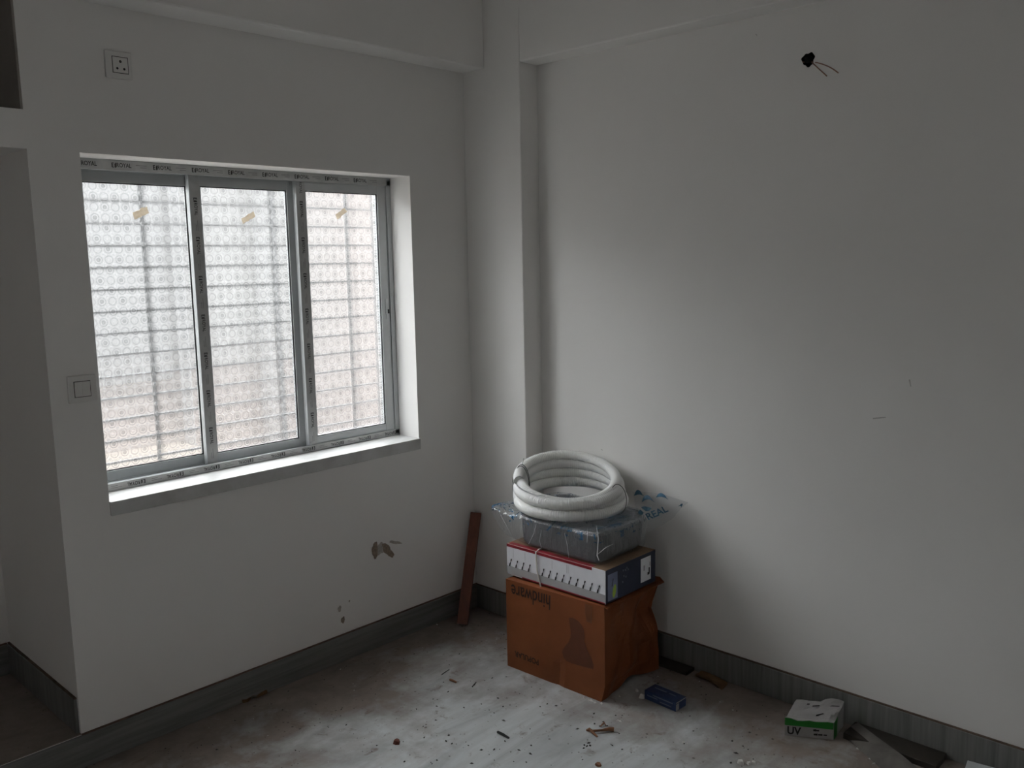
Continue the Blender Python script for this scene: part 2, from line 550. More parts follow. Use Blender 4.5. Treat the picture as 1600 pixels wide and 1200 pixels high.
NZ0, NZ1, LZ0, LZ1 = 0.1055, 1.896, 2.005, 2.75
mb = MB()
xs = [RX0 - 0.2, -3.4, NX, WX1, WX2, 0.2]
zs = [-0.2, NZ0, WZ1 - 0.046, NZ1, LZ0, LZ1, RZ + 0.2]
def hole(i, j):
    if i == 3 and j == 2: return True                       # window
    if i == 1 and j in (1, 2): return True                  # niche
    if i == 1 and j == 4: return True                       # loft
    return False
wall_cells(mb, xs, zs, 0.0, 0.25, hole)
wall_far = struct(mb.build('wall_far', 'paint', merge=True), 'off white plastered wall with the sliding window', 'wall')

# unseen storeys below and above; upper wall added to shade the neighbour house
mb = MB(); mb.box(-8, 8, 0.05, 0.25, RZ + 0.2, FACADE_TOP)
struct(mb.build('wall_facade_upper_shade', 'facade'), 'unseen upper wall added to dim the neighbour house', 'wall')
mb = MB(); mb.box(-8, 8, 0.05, 0.25, -3.0, -0.2)
struct(mb.build('wall_facade_lower', 'facade'), 'outer wall of the storey below the room', 'wall')
mb = MB(); mb.box(0.2, 8, 0.05, 0.25, -0.2, RZ + 0.2)
struct(mb.build('wall_facade_side', 'facade'), 'outer wall of the next room along', 'wall')
# niche and loft shells behind the wall face
mb = MB(); mb.box(-3.5, NX + 0.12, NY, NY + 0.12, -0.1, RZ + 0.2)
struct(mb.build('wall_niche_back', 'paint'), 'shaded back wall of the recess beside the window', 'wall')
mb = MB(); mb.box(NX, NX + 0.12, 0.25, NY, -0.1, RZ + 0.2)
struct(mb.build('wall_niche_side', 'paint'), 'shaded side wall of the recess beside the window', 'wall')
mb = MB(); mb.box(-3.52, -3.4, 0.25, NY, -0.1, RZ + 0.2)
struct(mb.build('wall_niche_end', 'paint'), 'end wall of the recess away from the window', 'wall')
mb = MB(); mb.box(-3.4, NX, 0.25, NY, NZ1, LZ0)
struct(mb.build('ceiling_niche', 'paint'), 'thin slab between the recess and the loft above', 'slab')
mb = MB(); mb.box(-3.4, NX, 0.25, NY, LZ1, LZ1 + 0.1)
struct(mb.build('ceiling_loft', 'cement'), 'top of the dark loft opening', 'slab')
mb = MB(); mb.box(NX - 0.006, NX, 0.002, NY, LZ0, LZ1); mb.box(-3.4, NX - 0.006, NY - 0.006, NY, LZ0, LZ1)
struct(mb.build('wall_loft_shade_lining', 'cement'), 'dark cement lining with shade in its colour inside the loft opening', 'wall')
mb = MB(); mb.box(-3.4, NX, 0.0005, NY, -0.1, NZ0 + 0.003)
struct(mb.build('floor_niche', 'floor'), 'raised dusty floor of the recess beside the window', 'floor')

# right wall with a round conduit hole
HY, HZ, HR = -1.472, 2.162, 0.021
mb = MB()
y0, y1, z0, z1 = RY0 - 0.2, 0.0, -0.2, RZ + 0.2
S = 0.05
for (a, b, c, d) in ((y0, HY - S, z0, z1), (HY + S, y1, z0, z1), (HY - S, HY + S, z0, HZ - S), (HY - S, HY + S, HZ + S, z1)):
    mb.face([(0, b, c), (0, a, c), (0, a, d), (0, b, d)])
N = 40
rim = []
for k in range(N):
    an = 2 * math.pi * k / N
    ca, sa = math.cos(an), math.sin(an)
    q = S / max(abs(ca), abs(sa))
    rr = HR * (1 + 0.10 * math.sin(3 * an + 0.6) + 0.07 * math.sin(7 * an))
    rim.append(((0, HY + ca * q, HZ + sa * q), (0, HY + ca * rr, HZ + sa * rr), (0.05, HY + ca * rr, HZ + sa * rr)))
for k in range(N):
    a, b = rim[k], rim[(k + 1) % N]
    mb.face([a[0], b[0], b[1], a[1]])
    mb.face([a[1], b[1], b[2], a[2]], 1)
mb.face([r[2] for r in rim], 1)
mb.face([(0.2, y0, z0), (0.2, y1, z0), (0.2, y1, z1), (0.2, y0, z1)])
wall_right = struct(mb.build('wall_right', ['paint', 'soot']), 'off white plastered wall with wires hanging from a round hole', 'wall')
# left wall; unseen balcony doorway added as a source of fill light
DY0, DY1, DZ = -2.10, -1.40, 2.10
mb = MB()
for (ya, yb, za, zb) in ((RY0 - 0.2, DY0, -0.2, RZ + 0.2), (DY1, 0.0, -0.2, RZ + 0.2), (DY0, DY1, DZ, RZ + 0.2), (DY0, DY1, -0.2, 0.0)):
    mb.box(RX0 - 0.2, RX0, ya, yb, za, zb)
struct(mb.build('wall_left', 'paint'), 'off white wall beside the camera with an added fill light doorway', 'wall')
mb = MB()
mb.box(RX0 - 0.14, RX0 + 0.01, DY0, DY0 + 0.05, 0.0, DZ)
mb.box(RX0 - 0.14, RX0 + 0.01, DY1 - 0.05, DY1, 0.0, DZ)
mb.box(RX0 - 0.14, RX0 + 0.01, DY0 + 0.05, DY1 - 0.05, DZ - 0.05, DZ)
struct(mb.build('fill_doorway_1', 'plank', bevel=0.003), 'brown frame of the unseen doorway added for fill light', 'door frame')
mb = MB(); mb.box(-5.1, RX0 - 0.2, -3.4, -0.6, -0.2, -0.02)  # balcony out of view, added along with the doorway
struct(mb.build('floor_balcony_added', 'nb_beige'), 'balcony floor added outside the fill light doorway', 'floor')
mb = MB(); mb.box(-5.1, -5.0, -3.4, -0.6, -0.02, 0.9)
struct(mb.build('wall_parapet_added', 'nb_pale'), 'low parapet added outside the fill light doorway', 'wall')
mb = MB(); mb.box(-5.1, RX0 - 0.2, -3.4, -0.6, 2.5, 2.65)  # unseen slab, added to hold back sky light at the doorway
struct(mb.build('ceiling_balcony_added', 'nb_pale'), 'unseen slab added over the fill light doorway to cut sky light', 'slab')
mb = MB(); mb.box(RX0 - 0.2, RX0 - 0.05, -8, 0.25, RZ + 0.2, FACADE_TOP)
struct(mb.build('wall_facade_balcony_side', 'facade'), 'unseen outer wall above the added balcony', 'wall')
mb = MB(); mb.box(-10, -6.6, -12, 0.2, -3.0, 7.5)  # unseen house, added and sized to bounce daylight through the doorway
struct(mb.build('wall_house_opposite_added', 'nb_pale'), 'unseen pale house added to bounce light into the doorway', 'wall')
mb = MB()
mb.box(RX0, 0.0, RY0 - 0.2, RY0, -0.2, RZ + 0.2)
struct(mb.build('wall_back', 'paint'), 'off white wall behind the camera', 'wall')
mb = MB(); mb.box(RX0, 0, RY0, 0, -0.12, 0)
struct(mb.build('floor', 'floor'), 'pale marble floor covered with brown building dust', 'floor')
mb = MB(); mb.box(RX0, 0, RY0, 0, RZ, RZ + 0.12)
struct(mb.build('ceiling', 'paint'), 'plain white ceiling above the beams', 'ceiling')

# beams and corner pillar
mb = MB(); mb.box(PX, 0, PY, 0, 0, RZ)
struct(mb.build('trim_1', 'paint', bevel=0.004), 'plastered corner pillar from floor to ceiling', 'pillar')
mb = MB(); mb.box(PX, 0, RY0, PY, 2.326, RZ)
struct(mb.build('trim_2', 'paint', bevel=0.006), 'plastered beam along the top of the wire hole wall', 'beam')
mb = MB(); mb.box(RX0, PX, -0.13, 0, 2.331, RZ)
struct(mb.build('trim_3', 'paint', bevel=0.008), 'plastered beam above the sliding window', 'beam')

# skirtings (slightly proud) with a line of grime along the top edge
def skirt(name, x0, x1, y0, y1, z0, z1, mat, gr, label):
    mb = MB(); mb.box(x0, x1, y0, y1, z0, z1)
    o = struct(mb.build(name, mat, bevel=0.002), label, 'skirting')
    mb = MB(); mb.box(*gr)
    mb.build('grime_line', 'grime', o)
    return o
ST = 0.010
skirt('baseboard_far', RX0, PX, -ST, 0, 0, SK, 'skirt_far', (NX, PX, -ST * 0.7, 0.0, SK, SK + 0.004), 'grey marble skirting under the sliding window')
skirt('baseboard_pillar_side', PX - ST, PX, PY - ST, -ST, 0, SK, 'skirt_right', (PX - ST * 0.7, PX, PY, -ST, SK, SK + 0.003), 'grey marble skirting on the pillar beside the leaning plank')
skirt('baseboard_pillar_front', PX, -ST, PY - ST, PY, 0, SK, 'skirt_far', (PX, -ST, PY - ST * 0.7, PY, SK, SK + 0.003), 'short grey marble skirting on the pillar face behind the carton')
skirt('baseboard_right', -ST, 0, RY0, PY - ST, 0, SK, 'skirt_right', (-ST * 0.7, 0, RY0, PY - ST, SK, SK + 0.004), 'grey streaked marble skirting under the wire hole wall')
skirt('baseboard_niche_side', NX - ST, NX, 0.012, NY, NZ0, NZ0 + 0.115, 'skirt_right', (NX - ST * 0.7, NX, 0.012, NY, NZ0 + 0.115, NZ0 + 0.119), 'grey marble skirting on the side wall of the recess')
skirt('baseboard_niche_back', -3.4, NX - ST, NY - ST, NY, NZ0, NZ0 + 0.115, 'skirt_far', (-3.4, NX - ST, NY - ST * 0.7, NY, NZ0 + 0.115, NZ0 + 0.119), 'grey marble skirting on the back wall of the recess')

# damaged plaster: ragged shallow chips, children of the wall they belong to
def blob(mb, cx, cz, rx, rz, rot, seed, mi=0, y=-0.0012, n=26, rag=0.28):
    rnd = random.Random(seed)
    ph = [rnd.uniform(0, 6.28) for _ in range(4)]
    pts = []
    for k in range(n):
        a = 2 * math.pi * k / n
        r = 1 + rag * (0.5 * math.sin(2 * a + ph[0]) + 0.35 * math.sin(3 * a + ph[1]) + 0.3 * math.sin(5 * a + ph[2]) + 0.2 * math.sin(9 * a + ph[3]))
        x, z = rx * r * math.cos(a), rz * r * math.sin(a)
        pts.append((cx + x * math.cos(rot) - z * math.sin(rot), y, cz + x * math.sin(rot) + z * math.cos(rot)))
    mb.face(pts, mi)
    mb.face([(p[0], 0.001, p[2]) for p in reversed(pts)], mi)
    for k in range(n):
        a, b = pts[k], pts[(k + 1) % n]
        mb.face([b, a, (a[0], 0.001, a[2]), (b[0], 0.001, b[2])], mi)
mb = MB()
blob(mb, -0.665, 0.405, 0.013, 0.038, 0.05, 1)
blob(mb, -0.600, 0.388, 0.016, 0.040, 0.75, 2)
o = mb.build('plaster_chip', 'chip_brown', wall_far); o['label'] = 'brown mortar showing where the plaster chipped off'
mb = MB()
blob(mb, -0.634, 0.405, 0.024, 0.026, 0.3, 3, y=-0.0006)
blob(mb, -0.560, 0.412, 0.030, 0.007, -0.35, 4, y=-0.0006)
mb.build('plaster_scuff', 'chip_grey', wall_far)
for k, (cx, cz, rx, rz) in enumerate(((-0.835, 0.165, 0.009, 0.013), (-0.848, 0.215, 0.008, 0.012), (-0.800, 0.232, 0.003, 0.005))):
    mb = MB(); blob(mb, cx, cz, rx, rz, -0.5, 11 + k, y=-0.0008)
    mb.build('plaster_chip', ['chip_brown', 'chip_grey', 'chip_grey'][k], wall_far)
def scuff(px0, px1, w):
    a, b = on_plane(*px0, 0, -0.0006), on_plane(*px1, 0, -0.0006)
    d = (b - a).normalized(); n = Vector((1, 0, 0)).cross(d) * w
    mb = MB(); mb.face([a - n, b - n * 0.6, b + n * 0.6, a + n])
    mb.build('plaster_scuff', 'scuff', wall_right)
scuff((1364, 654), (1384, 652), 0.0022)
scuff((1421, 593), (1423, 604), 0.0022)
scuff((939, 702), (942, 703.5), 0.0016)
scuff((1181, 53), (1183, 56), 0.0016)

# ------------------------------------------------------------------ window
win = struct(empty('window_1', (WX1, 0.125, WZ1)), 'three panel aluminium sliding window with patterned glass', 'window')
FY = 0.125
mb = MB(); mb.box(WX1, WX2, -0.012, 0.235, WZ1 - 0.046, WZ1, 0)
mb.build('sill', 'sill', win, bevel=0.002)

# outer frame: head and bottom tracks with three ribs, two jambs
mb = MB()
mb.box(WX1, WX2, FY, FY + 0.004, WZ2 - 0.033, WZ2)
mb.box(WX1, WX2, FY + 0.004, FY + 0.092, WZ2 - 0.008, WZ2)
mb.box(WX1, WX2, FY, FY + 0.092, WZ1, WZ1 + 0.008)
mb.box(WX1, WX2, FY, FY + 0.004, WZ1, WZ1 + 0.026)
for yy in (0.030, 0.057, 0.088):
    mb.box(WX1, WX2, FY + yy, FY + yy + 0.003, WZ1 + 0.008, WZ1 + 0.022)
    mb.box(WX1, WX2, FY + yy, FY + yy + 0.003, WZ2 - 0.030, WZ2 - 0.008)
for xa, xb in ((WX1, WX1 + 0.020), (WX2 - 0.022, WX2)):
    mb.box(xa, xb, FY, FY + 0.092, WZ1 + 0.008, WZ2 - 0.008)
frame = mb.build('outer_frame', 'alu', win, bevel=0.0012)
mb = MB()   # film on the frame faces
mb.box(WX1 + 0.001, WX2 - 0.022, FY - 0.0006, FY - 0.00005, WZ2 - 0.032, WZ2 - 0.001)
mb.box(WX1 + 0.001, -0.80, FY - 0.0006, FY - 0.00005, WZ1 - 0.0 + 0.0005, WZ1 + 0.025)
mb.box(-0.80, WX2 - 0.022, FY - 0.0012, FY - 0.00005, WZ1 + 0.004, WZ1 + 0.025)
mb.build('protective_film', 'film', frame)

PERIOD = 0.135
def frame_print(mb, c, ux, uy, size, lg=True):
    """maker's mark: boxed emblem, name, then two thin lines."""
    c, ux, uy = Vector(c), Vector(ux), Vector(uy)
    nn = ux.cross(uy) * 0.0005
    def rect(a, b, e, f, mi):
        p = lambda s, q: c + ux * s + uy * q + nn
        mb.face([p(a, e), p(b, e), p(b, f), p(a, f)], mi)
    h = size * 0.40
    rect(-0.030, -0.0270, -h, h, 0)                 # bracket emblem
    rect(-0.027, -0.0225, h * 0.62, h, 0)
    rect(-0.027, -0.0225, -h, -h * 0.62, 0)
    rect(-0.027, -0.0235, -h * 0.18, h * 0.18, 0)
    p = lambda s, q: c + ux * s + uy * q + nn
    mb.face([p(-0.0205, -h), p(-0.0155, -h), p(-0.0155, h), p(-0.0175, h), p(-0.0205, h * 0.35)], 0)
    add_text(mb, 'ROYAL', size, c + ux * 0.009, ux, uy, extr=0.0005, bold=size * 0.015, sx=0.80, mi=0)
    rect(0.048, 0.084, size * 0.13, size * 0.20, 1)
    rect(0.062, 0.084, -size * 0.22, -size * 0.15, 1)
X, Z = Vector((1, 0, 0)), Vector((0, 0, 1))
mb = MB()
k = 0
x = -1.543 - PERIOD + 0.03
while x < WX2 - 0.06:
    if x > WX1 + 0.045:
        frame_print(mb, (x, FY - 0.0007, WZ2 - 0.0165), X, Z, 0.019)
    x += PERIOD
# first, cut-off mark at the left end
add_text(mb, 'ROYAL', 0.019, (-1.613, FY - 0.0007, WZ2 - 0.0165), X, Z, extr=0.0005, bold=0.0003, sx=0.80)
x = -1.545
while x < WX2 - 0.03:
    frame_print(mb, (x, FY - 0.0014, WZ1 + 0.0135), -X, -Z, 0.017)
    x += PERIOD
mb.build('frame_print', ['ink', 'ink_faint'], frame)

SZ0, SZ1 = WZ1 + 0.010, WZ2 - 0.026
def sash(x0, x1, y0, film_left, label):
    y1 = y0 + 0.022
    sw, tr_, br = 0.042, 0.040, 0.044
    mb = MB()
    mb.box(x0, x0 + sw, y0, y1, SZ0, SZ1)
    mb.box(x1 - sw, x1, y0, y1, SZ0, SZ1)
    mb.box(x0 + sw, x1 - sw, y0 + 0.001, y1 - 0.001, SZ1 - tr_, SZ1)
    mb.box(x0 + sw, x1 - sw, y0 + 0.001, y1 - 0.001, SZ0, SZ0 + br)
    s = mb.build('sash', 'alu', win, bevel=0.0012)
    s['label'] = label
    # gasket
    gx0, gx1, gz0, gz1 = x0 + sw, x1 - sw, SZ0 + br, SZ1 - tr_
    mb = MB()
    g = 0.0035
    mb.box(gx0, gx1, y0 + 0.004, y0 + 0.008, gz1 - g, gz1)
    mb.box(gx0, gx1, y0 + 0.004, y0 + 0.008, gz0, gz0 + g)
    mb.box(gx0, gx0 + g, y0 + 0.004, y0 + 0.008, gz0, gz1)
    mb.box(gx1 - g, gx1, y0 + 0.004, y0 + 0.008, gz0, gz1)
    mb.build('gasket', 'rubber', s)
    mb = MB()
    ym = y0 + 0.008
    mb.box(gx0, gx1, ym, ym + 0.005, gz0, gz1, mis=[1, 1, 0, 1, 1, 1])
    mb.build('glass_pane', ['glass', 'glass_back'], s)
    if film_left:
        mb = MB()
        mb.box(x0 + 0.002, x0 + sw - 0.003, y0 - 0.0005, y0 - 0.00005, SZ0 + 0.006, SZ1 - 0.002)
        mb.build('protective_film', 'film', s)
        mb = MB()
        z = 1.760
        while z > SZ0 + 0.05:
            frame_print(mb, (x0 + sw * 0.5, y0 - 0.0006, z), -Z, X, 0.017)
            z -= PERIOD
        if x0 > -1.0:
            add_text(mb, 'ROYAL', 0.017, (x0 + sw * 0.5, y0 - 0.0006, SZ1 - 0.030), -Z, X, extr=0.0005, sx=0.8)
        mb.build('frame_print', ['ink', 'ink_faint'], s)
    return s
s_l = sash(-1.668, -1.226, 0.185, False, 'rear sash nearest the recess')
s_m = sash(-1.272, -0.843, 0.158, True, 'middle sash with printed film on its stile')
s_r = sash(-0.862, -0.437, 0.131, True, 'front sash with the lock on its stile')
# lock on the front sash
mb = MB()
mb.box(-0.459, -0.442, 0.1285, 0.1312, 1.345, 1.405)
mb.box(-0.457, -0.444, 0.1275, 0.1312, 1.322, 1.343)
mb.box(-0.450, -0.443, 0.1255, 0.1312, 1.345, 1.362, 1)
mb.build('latch', ['alu', 'rubber'], s_r, bevel=0.0006)
# guide blocks at the meeting stiles
for s_, xx, yy in ((s_m, -0.872, 0.156), (s_r, -0.860, 0.129)):
    mb = MB(); mb.box(xx, xx + 0.010, yy - 0.003, yy + 0.004, SZ1 - 0.022, SZ1 - 0.008)
    mb.box(xx, xx + 0.010, yy - 0.003, yy + 0.004, SZ0 + 0.014, SZ0 + 0.028)
    mb.build('guide_block', 'steel', s_, bevel=0.001)

# masking tape on the panes
def tape(pts, y, label, seed):
    rnd = random.Random(seed)
    c = [Vector((p[0], y, p[1])) for p in pts]
    out = []
    for k in range(4):
        a, b = c[k], c[(k + 1) % 4]
        n = 7 if k % 2 else 3
        for j in range(n):
            q = a.lerp(b, j / n)
            w = 0.0025 if (k % 2 and j) else 0.0
            out.append(q + Vector((rnd.uniform(-w, w), 0, rnd.uniform(-w, w))))
    mb = MB()
    mb.face(out)
    bk = [p + Vector((0, 0.0008, 0)) for p in out]
    mb.face(list(reversed(bk)))
    for k in range(len(out)):
        a, b = k, (k + 1) % len(out)
        mb.face([out[b], out[a], bk[a], bk[b]])
    return tag(mb.build('masking_tape', 'tape'), label, 'tape', 'tape patches on the window panes')
def tape_at(pxs, y, label, seed):
    pts = []
    for p in pxs:
        w = on_plane(*p, 1, y)
        pts.append((w.x, w.z))
    return tape(pts, y, label, seed)
tape_at([(210, 343), (207, 332), (229, 322), (233, 333)], 0.1915, 'torn beige tape patch on the window pane nearest the recess', 1)
tape_at([(380, 350), (377, 342), (396, 330), (399, 338)], 0.1645, 'beige tape strip on the middle window pane', 2)
tape_at([(527, 343), (524, 335), (538, 325), (543, 331)], 0.1375, 'beige tape strip on the window pane with the latch', 3)

# grille outside the glass: each bar a part
gr = empty('window_grille', (WX1, 0.30, WZ1))
tag(gr, 'dark steel security grille outside the patterned glass', 'grille')
for kx in (-1.384, -0.878, -0.521, WX1 - 0.04, WX2 + 0.03):
    mb = MB(); mb.box(kx - 0.006, kx + 0.006, 0.293, 0.299, WZ1 - 0.02, WZ2 + 0.05)
    mb.build('upright_bar', 'bar', gr)
z = 1.8535
hb = None
while z > WZ1 + 0.02:
    mb = MB(); mb.box(WX1 - 0.05, WX2 + 0.05, 0.299, 0.307, z - 0.0035, z + 0.0035)
    mb.build('cross_bar', 'bar', gr)
    z -= 0.0748

# cement ledge outside, under the grille
mb = MB(); mb.box(WX1 - 0.12, WX2 + 0.12, 0.25, 0.47, 0.765, 0.815)
mb.build('outer_ledge', 'nb_grey', win)
# neighbouring house across the alley
nb = empty('neighbour_house', (0.5, NBY, -3.0))
tag(nb, 'pale neighbouring house seen blurred through the patterned glass', 'building', kind='thing')
NBT = 3.10
mb = MB(); mb.box(-12, 16, NBY, NBY + 4, 0.40, NBT); mb.build('upper_wall', 'nb_pale', nb)
mb = MB(); mb.box(-12, 16, NBY + 0.01, NBY + 4, -3.0, 0.40); mb.build('lower_wall', 'nb_pink', nb)
mb = MB(); mb.box(-2.5, 1.80, NBY - 0.06, NBY, 0.30, NBT); mb.build('wall_panel', 'nb_grey', nb)
mb = MB(); mb.box(2.95, 3.20, NBY - 0.15, NBY, -3.0, NBT); mb.build('corner_rib', 'nb_grey', nb)
mb = MB(); mb.box(3.70, 9.0, NBY - 0.08, NBY, -3.0, NBT); mb.build('wall_panel', 'nb_pink', nb)
mb = MB(); mb.tube([(1.95, NBY - 0.08, -3.0), (1.95, NBY - 0.08, NBT)], 0.06, 12); mb.build('drain_pipe', 'nb_grey', nb, smooth=True)
mb = MB(); mb.box(-2.5, 1.85, NBY - 0.8, NBY, -3.0, -0.45); mb.build('low_annex', 'nb_beige', nb)
mb = MB(); mb.box(-14, 18, 0.3, 14, -3.2, -3.0)
struct(mb.build('ground_outside', 'nb_beige'), 'paved alley outside below the window', 'ground')

# ------------------------------------------------------------------ electrical fittings
def plate(name, cx, cz, s, label, cat, off=0.0):
    e = tag(empty(name, (cx, 0, cz)), label, cat)
    h = s / 2
    mb = MB(); mb.box(cx - h, cx + h, -0.011, 0.0, cz - h, cz + h)
    mb.build('cover_plate', 'white_plastic', e, bevel=0.003)
    m = 0.0245
    mb = MB(); mb.box(cx + off - m, cx + off + m, -0.0116, -0.0105, cz - m, cz + m)
    mb.build('module_gap', 'dark_gap', e)
    return e
so = plate('wall_socket', -1.553, 2.163, 0.080, 'white three pin wall socket high above the window', 'socket', 0.004)
cx, cz = -1.549, 2.163
mb = MB(); mb.box(cx - 0.0225, cx + 0.0225, -0.0135, -0.0105, cz - 0.0225, cz + 0.0225)
mb.build('socket_module', 'white_plastic', so, bevel=0.001)
for dx, dz, r in ((0, 0.010, 0.0042), (-0.0105, -0.011, 0.0036), (0.0105, -0.011, 0.0036)):
    mb = MB()
    ring = [(cx + dx + r * math.cos(a * math.pi / 8), -0.01375, cz + dz + r * math.sin(a * math.pi / 8)) for a in range(16)]
    mb.face(ring)
    mb.build('pin_hole', 'soot' if dz < 0 else 'dark_gap', so)
sw_ = plate('wall_switch', -1.739, 1.192, 0.084, 'white two rocker wall switch beside the window', 'switch', -0.002)
cx, cz = -1.741, 1.192
for k in (0, 1):
    xa = cx - 0.0225 + k * 0.0228
    mb = MB()
    x0, x1 = xa, xa + 0.0222
    z0, z1 = cz - 0.0225, cz + 0.0225
    mb.grid([[(x0, -0.0160, z1), (x1, -0.0160, z1)], [(x0, -0.0125, cz), (x1, -0.0125, cz)], [(x0, -0.0135, z0), (x1, -0.0135, z0)]])
    mb.face([(x0, -0.0105, z1), (x1, -0.0105, z1), (x1, -0.016, z1), (x0, -0.016, z1)])
    mb.face([(x0, -0.0135, z0), (x1, -0.0135, z0), (x1, -0.0105, z0), (x0, -0.0105, z0)])
    for q in (x0, x1):
        mb.face([(q, -0.016, z1), (q, -0.0125, cz), (q, -0.0135, z0), (q, -0.0105, z0), (q, -0.0105, z1)])
    mb.build('rocker', 'white_plastic', sw_)

# wires out of the round hole
wr = tag(empty('loose_wires', (0, HY, HZ)), 'two bare copper wires hanging from the round hole in the wall', 'wires')
def arc(p0, p1, p2, n=12):
    p0, p1, p2 = Vector(p0), Vector(p1), Vector(p2)
    return [p0 * (1 - t) ** 2 + p1 * 2 * t * (1 - t) + p2 * t * t for t in [k / n for k in range(n + 1)]]
a0 = (0.02, HY, HZ - 0.004)
w1 = on_plane(1310, 114, 0, -0.045); w1m = on_plane(1292, 99, 0, -0.05)
w2 = on_plane(1292, 119, 0, -0.045); w2m = on_plane(1279, 107, 0, -0.05)
for e, m_ in ((w1, w1m), (w2, w2m)):
    mb = MB(); mb.tube(arc(a0, m_, e, 14), 0.0019, 6)
    mb.build('wire', 'copper', wr, smooth=True)
mb = MB()
rows = []
for i in range(7):
    th = math.pi * i / 6
    row = []
    for j in range(12):
        ph = 2 * math.pi * j / 12
        q = Vector((math.sin(th) * math.cos(ph), math.sin(th) * math.sin(ph), math.cos(th)))
        r = 0.013 * (1 + 0.35 * noise.noise(q * 2.3 + Vector((3, 1, 2))))
        row.append(Vector((0.002, HY + 0.001, HZ + 0.002)) + q * r)
    rows.append(row)
mb.grid(rows, True)
mb.build('insulation_tape_lump', 'soot', wr, smooth=True)
mb = MB(); mb.tube(arc((0.01, HY + 0.012, HZ - 0.004), (-0.012, HY + 0.016, HZ - 0.008), (-0.013, HY + 0.012, HZ - 0.006), 6), 0.002, 6)
mb.build('cut_wire_end', 'copper', wr, smooth=True)

# ------------------------------------------------------------------ leaning plank
b0 = Vector((-0.302, -0.112, 0.0)); t0 = Vector((-0.128, -0.034, 0.442))
ax = (t0 - b0).normalized()
wd = Vector((0.64, -0.77, 0.0)); wd = (wd - ax * wd.dot(ax)).normalized()
th_ = ax.cross(wd).normalized()
if th_.dot(CAM - b0) < 0: th_ = -th_
mb = MB()
L = (t0 - b0).length
hw, ht = 0.0235, 0.009
foot_lift = Vector((0, 0, 0.006))
def pk(a, b, c): return b0 + foot_lift + ax * a + wd * b + th_ * c
c8 = [pk(a, b, c) for a in (0, L) for b in (-hw, hw) for c in (-ht, ht)]
for q in ((0, 1, 3, 2), (4, 6, 7, 5), (0, 4, 5, 1), (2, 3, 7, 6), (1, 5, 7, 3), (0, 2, 6, 4)):
    mb.face([c8[i] for i in q])
pk_o = tag(mb.build('wooden_plank', 'plank', bevel=0.002, merge=True), 'reddish brown wooden plank leaning in the corner by the pillar', 'plank')

# ------------------------------------------------------------------ brown carton
ca = tag(empty('brown_carton', (-0.26, -0.75, 0)), 'crumpled brown cardboard carton standing on the floor under the box stack', 'carton')
CH = 0.352
cl0, cl1 = Vector((-0.447, -0.522, 0)), Vector((-0.434, -0.968, 0))       # floor line of the printed face
def edge_front(z):     # vertical corner nearest the camera
    y = -0.968 - 0.018 * min(1, z / 0.06) + 0.006 * (z / CH)
    return Vector((-0.434 + 0.006 * z / CH, y, z))
def edge_back(z):      # left far corner
    return Vector((-0.447 - 0.004 * z / CH, -0.522 - 0.004 * z / CH, z))
def lerp_tab(z, tab):
    for (za, va), (zb, vb) in zip(tab, tab[1:]):
        if za <= z <= zb: return va + (vb - va) * (z - za) / (zb - za)
    return tab[-1][1]
def edge_right(z):     # crushed corner towards the wall
    x = lerp_tab(z, [(0, -0.086), (0.06, -0.072), (0.156, -0.092), (0.255, -0.146), (0.272, -0.152), (0.31, -0.112), (0.352, -0.070)])
    return Vector((x, -0.975 + 0.01 * math.sin(z * 20), z))
def edge_rear(z):
    return Vector((-0.095, -0.530, z))
zsn = [CH * k / 16 for k in range(17)]
def face_rows(ea, eb, n, disp):
    rows = []
    for z in zsn:
        a, b = ea(z), eb(z)
        rows.append([a.lerp(b, k / n) + disp(k / n, z) for k in range(n + 1)])
    return rows
def d_left(s, z):
    return Vector((-0.006 * math.sin(math.pi * s) * math.sin(math.pi * z / CH) + (0.005 if 0.55 < s < 0.62 and z < 0.09 else 0), 0, 0))
def d_right(s, z):
    w = math.sin(math.pi * s)
    n_ = noise.noise(Vector((s * 4.2, z * 11, 1.7)))
    dz = 0.024 * math.exp(-((s - 0.55) / 0.16) ** 2) * max(0, 1 - z / 0.07)
    dent = 0.035 * math.exp(-((s - 0.85) / 0.18) ** 2 - ((z - 0.24) / 0.07) ** 2)
    return Vector((0, w * (0.022 * n_ + 0.006) + dent + 0.02 * math.exp(-((s - 0.55) / 0.2) ** 2) * max(0, 1 - z / 0.08), dz))
zero = lambda s, z: Vector((0, 0, 0))
mb = MB()
mb.grid(face_rows(edge_back, edge_front, 16, d_left))
mb.grid(face_rows(edge_front, edge_right, 18, d_right))
mb.grid(face_rows(edge_right, edge_rear, 6, zero))
mb.grid(face_rows(edge_rear, edge_back, 6, zero))
zt = CH
mb.face([edge_back(zt), edge_front(zt), edge_right(zt), edge_rear(zt)])
body = mb.build('carton_body', 'carton', ca, smooth=False, merge=True)
# folded top flap sticking out at the crushed corner
mb = MB()
fa = [Vector((-0.425, -0.992, CH - 0.004)), Vector((-0.075, -0.990, CH - 0.006)), Vector((-0.066, -0.965, CH + 0.005)), Vector((-0.10, -0.80, CH + 0.001)), Vector((-0.42, -0.95, CH + 0.001))]
mb.face(fa); mb.face([p + Vector((0, 0, -0.003)) for p in reversed(fa)])
for k in range(5):
    a, b = fa[k], fa[(k + 1) % 5]
    mb.face([b, a, a + Vector((0, 0, -0.003)), b + Vector((0, 0, -0.003))])
mb.build('top_flap', 'carton', ca)
